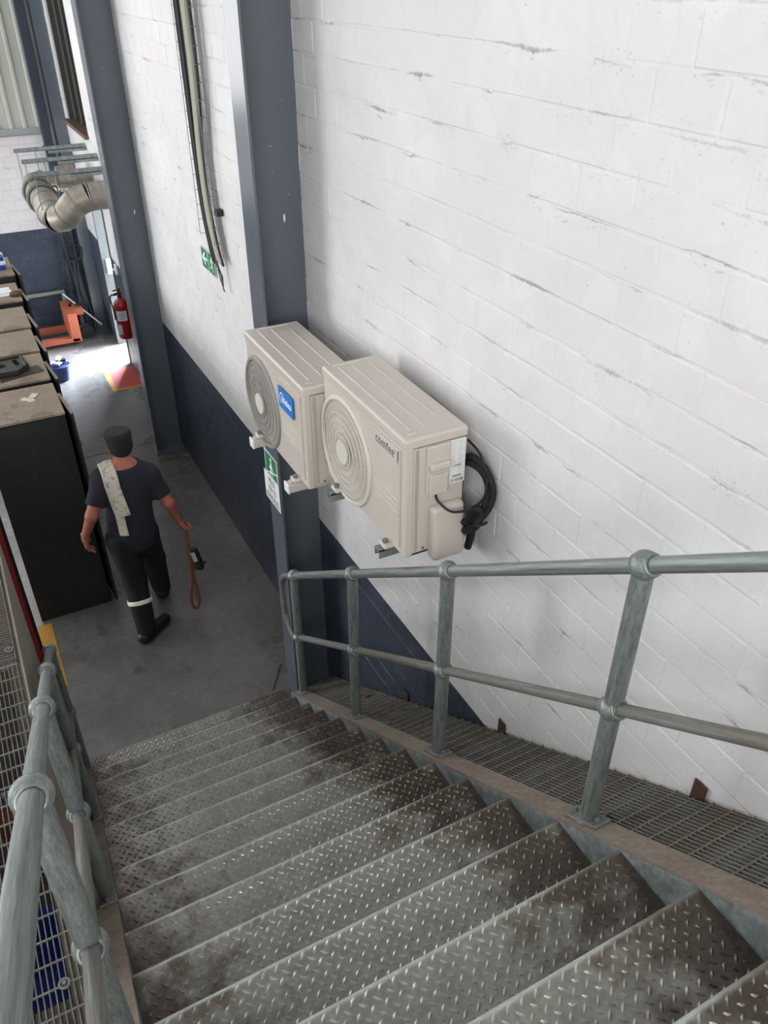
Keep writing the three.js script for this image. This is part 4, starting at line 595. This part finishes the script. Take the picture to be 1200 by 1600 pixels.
  part('body', mergeGeometries([bodyG, nets((p) => smin(head(p), neck(p), .02), [-.80, 1.40, -1.76], [-.57, 1.74, -1.46], .0045), nets(hsdf(lhb), ...boxOf(J.lw), .0036), nets(hsdf(rhb), ...boxOf(J.rw), .0036)].map((g) => { const q = clean(g); return metreUV(q); })), skin, person);
  const wr = (p) => .006 * (fbm(p[0] * .9 + .5, p[1] * .7 + p[2] * .5 + .3, 8, 3, 161) - .5);
  const shirtT = dtex(128, 128, (u, v) => { const g = 10 * (fbm(u, v, 20, 3, 171) - .5); return [34 + g, 32 + g, 42 + g]; }, true, .3), trouT = dtex(128, 128, (u, v) => { const g = 8 * (fbm(u, v, 20, 3, 172) - .5); return [17 + g, 19 + g, 25 + g]; }, true, .3);
  const sleeve = (p, s) => { const a = s ? J.ls : J.rs, b = s ? J.le : J.re, dx = [b[0] - a[0], b[1] - a[1], b[2] - a[2]], L2 = dx[0] ** 2 + dx[1] ** 2 + dx[2] ** 2, t = ((p[0] - a[0]) * dx[0] + (p[1] - a[1]) * dx[1] + (p[2] - a[2]) * dx[2]) / L2; return Math.max(cap(p, a, b, .07, .068), (t - .72) * Math.sqrt(L2)); };
  const shirt = (p) => { let d = torso(p, .016); d = smin(d, cap(p, [-.71, 1.2, -1.51], [-.735, .85, -1.475], .13, .145), .06); d = smin(d, Math.min(sleeve(p, 0), sleeve(p, 1)), .04) + wr(p); d = Math.max(d, .80 - p[1] + .04 * (p[0] + .75)); return Math.max(d, p[1] - 1.452 + .12 * (p[2] + 1.50)); };
  part('t_shirt', metreUV(nets(shirt, [-1.2, .72, -1.74], [-.28, 1.55, -1.25], .009)), metalS(shirtT, .95, 0), person);
  const trou = (p) => { let d = Math.min(leg(p, 0, .032), leg(p, 1, .032)); d = smin(d, ell(p, J.pv, [.178, .13, .13]), .05) + wr(p) * 1.6; d = Math.max(d, p[1] - .98); return Math.max(d, .085 - p[1]); };
  const tr = part('trousers', metreUV(nets(trou, [-1.02, .05, -1.95], [-.42, 1.02, -1.14], .009)), metalS(trouT, .9, 0), person);
  { const c = dir(J.lk, J.la, .42), g = nets((p) => Math.max(Math.abs(cap(p, J.lk, J.la, .060 + .040, .044 + .040)) - .004, Math.abs(((p[0] - c[0]) * (J.la[0] - J.lk[0]) + (p[1] - c[1]) * (J.la[1] - J.lk[1]) + (p[2] - c[2]) * (J.la[2] - J.lk[2])) / .42) - .018), [c[0] - .13, c[1] - .09, c[2] - .13], [c[0] + .13, c[1] + .09, c[2] + .13], .005); part('reflective_band', metreUV(g), plain(0xf4f8e0, .35), tr).userData.label = 'pale reflective band'; }
  const boot1 = (p) => Math.max(smin(cap(p, [-.845, .06, -1.24], [-.645, .048, -1.395], .055, .048), cap(p, [-.815, .07, -1.275], J.la, .057, .056), .03), .003 - p[1]), boot2 = (p) => Math.max(smin(cap(p, [-.58, .09, -1.69], [-.55, .052, -1.88], .055, .048), cap(p, [-.577, .1, -1.71], J.ra, .057, .056), .03), .003 - p[1]);
  for (const [f, lo, hi] of [[boot1, [-1.0, -.01, -1.52], [-.52, .26, -1.12]], [boot2, [-.75, -.01, -2.0], [-.42, .28, -1.58]]]) part('boot', metreUV(nets(f, lo, hi, .008)), plain(0x121214, .5), person);
  const capf = (p) => { let d = ell(p, [J.hd[0], J.hd[1] + .015, J.hd[2] + .002], [.091, .118, .108]); d = smin(d, ell(p, [J.hd[0], J.hd[1] + .08, J.hd[2]], [.096, .075, .108]), .02); d = Math.max(d, (J.hd[1] - .055 - p[1]) + .55 * (J.hd[2] + .02 - p[2])); return Math.max(d, p[1] - J.hd[1] - .112 - .10 * (p[2] - J.hd[2])); };
  part('cap', metreUV(nets(capf, [-.80, 1.48, -1.73], [-.56, 1.76, -1.47], .005)), plain(0x151517, .85), person);
  // towel over the left shoulder: follows the shirt surface
  const tow = (name, x0, x1, t0, t1, mat) => { const nu = 12, nv = 40, P = [], I = []; for (let layer = 0; layer < 2; layer++) for (let j = 0; j <= nv; j++) for (let i = 0; i <= nu; i++) {
      const u = i / nu, v = j / nv, s = t0 + (t1 - t0) * v; const x = x0(s) + (x1(s) - x0(s)) * u; let c, d; if (s < 0) { c = [x, 1.36 + s, -1.52]; d = [0, 0, 1]; } else { const a = s * 3.6; c = [x, 1.36, -1.52]; d = [0, Math.sin(a), Math.cos(a)]; if (a > Math.PI) { c = [x, 1.36 - (a - Math.PI) * .2, -1.52]; d = [0, 0, -1]; } }
      let r = .32; for (let q = 0; q < 60; q++) { const e = shirt([c[0] + d[0] * r, c[1] + d[1] * r, c[2] + d[2] * r]); if (e < .002) break; r -= Math.max(.0015, e * .6); if (r < .06) break; }
      r = Math.max(r, .085) + .006 + layer * .010 + .012 * (fbm(u * .6 + .2, v * .8 + .1, 8, 3, 181)) ; P.push(c[0] + d[0] * r, c[1] + d[1] * r, c[2] + d[2] * r); }
    const id = (l, i, j) => l * (nu + 1) * (nv + 1) + j * (nu + 1) + i, quad = (a, b, c, d) => I.push(a, b, c, a, c, d);
    for (let j = 0; j < nv; j++) for (let i = 0; i < nu; i++) { quad(id(1, i, j), id(1, i + 1, j), id(1, i + 1, j + 1), id(1, i, j + 1)); quad(id(0, i, j), id(0, i, j + 1), id(0, i + 1, j + 1), id(0, i + 1, j)); }
    for (let j = 0; j < nv; j++) { quad(id(0, 0, j), id(1, 0, j), id(1, 0, j + 1), id(0, 0, j + 1)); quad(id(0, nu, j), id(0, nu, j + 1), id(1, nu, j + 1), id(1, nu, j)); } for (let i = 0; i < nu; i++) { quad(id(0, i, 0), id(0, i + 1, 0), id(1, i + 1, 0), id(1, i, 0)); quad(id(0, i, nv), id(1, i, nv), id(1, i + 1, nv), id(0, i + 1, nv)); }
    const g = new THREE.BufferGeometry(); g.setAttribute('position', new THREE.BufferAttribute(new Float32Array(P), 3)); g.setIndex(I); g.computeVertexNormals(); return metreUV(g); };
  const towT = dtex(256, 256, (u, v) => { const a = fbm(u, v, 10, 5, 191), s = sstep(.55, .68, fbm(u, v, 12, 3, 193)), g = 30 * (a - .5); return mixc([198 + g, 192 + g, 178 + g], [130, 120, 104], s * .6); }, true, .3);
  const tm = metalS(towT, .95, 0, { side: THREE.DoubleSide }), tw = thing('towel', 'grubby cream towel slung over the left shoulder of the walking person', 'towel');
  part('cloth', tow('cloth', (s) => -.868 + (s < 0 ? s * -.10 : 0), (s) => -.765 + (s < 0 ? s * -.12 : 0), -.22, .6, tm), tm, tw);
  part('cloth_tail', tow('cloth', (s) => -.845, (s) => -.785, -.38, -.10, tm), tm, tw);
  // what the right hand carries: a long brown strap loop with a black tool
  const tl = thing('strap_tool', 'brown looped strap with black tool hanging from the right hand of the person', 'tool'), hx = -.342, hy = .755, hz = -1.50;
  const loop = [V(hx, hy, hz), V(hx - .012, hy - .2, hz + .04), V(hx - .028, .34, hz + .07), V(hx - .062, .20, hz + .09), V(hx - .066, .10, hz + .10), V(hx - .035, .055, hz + .10), V(hx - .006, .11, hz + .10), V(hx - .004, .22, hz + .08), V(hx - .008, .36, hz + .06), V(hx, .58, hz + .03)];
  const cv = new THREE.CatmullRomCurve3(loop, true), rs = new THREE.Shape(); rs.moveTo(-.004, -.022); rs.lineTo(.004, -.022); rs.lineTo(.004, .022); rs.lineTo(-.004, .022); part('strap', tube(loop, .0145, 90, 10, true), plain(0x7a4d38, .7), tl);
  const td = [rod(V(hx + .03, .60, hz + .03), V(hx + .055, .47, hz + .06), .032, 18), rod(V(hx + .055, .47, hz + .06), V(hx + .045, .42, hz + .07), .04, 18), rod(V(hx + .05, .44, hz + .06), V(hx + .11, .46, hz + .06), .012, 10)]; part('tool_body', td, plain(0x1b1f1e, .5), tl); part('tool_label', rod(V(hx + .018, .58, hz + .045), V(hx + .036, .50, hz + .062), .024, 12), plain(0xb9b6a4, .5), tl);
}
renderer.render(scene, camera);
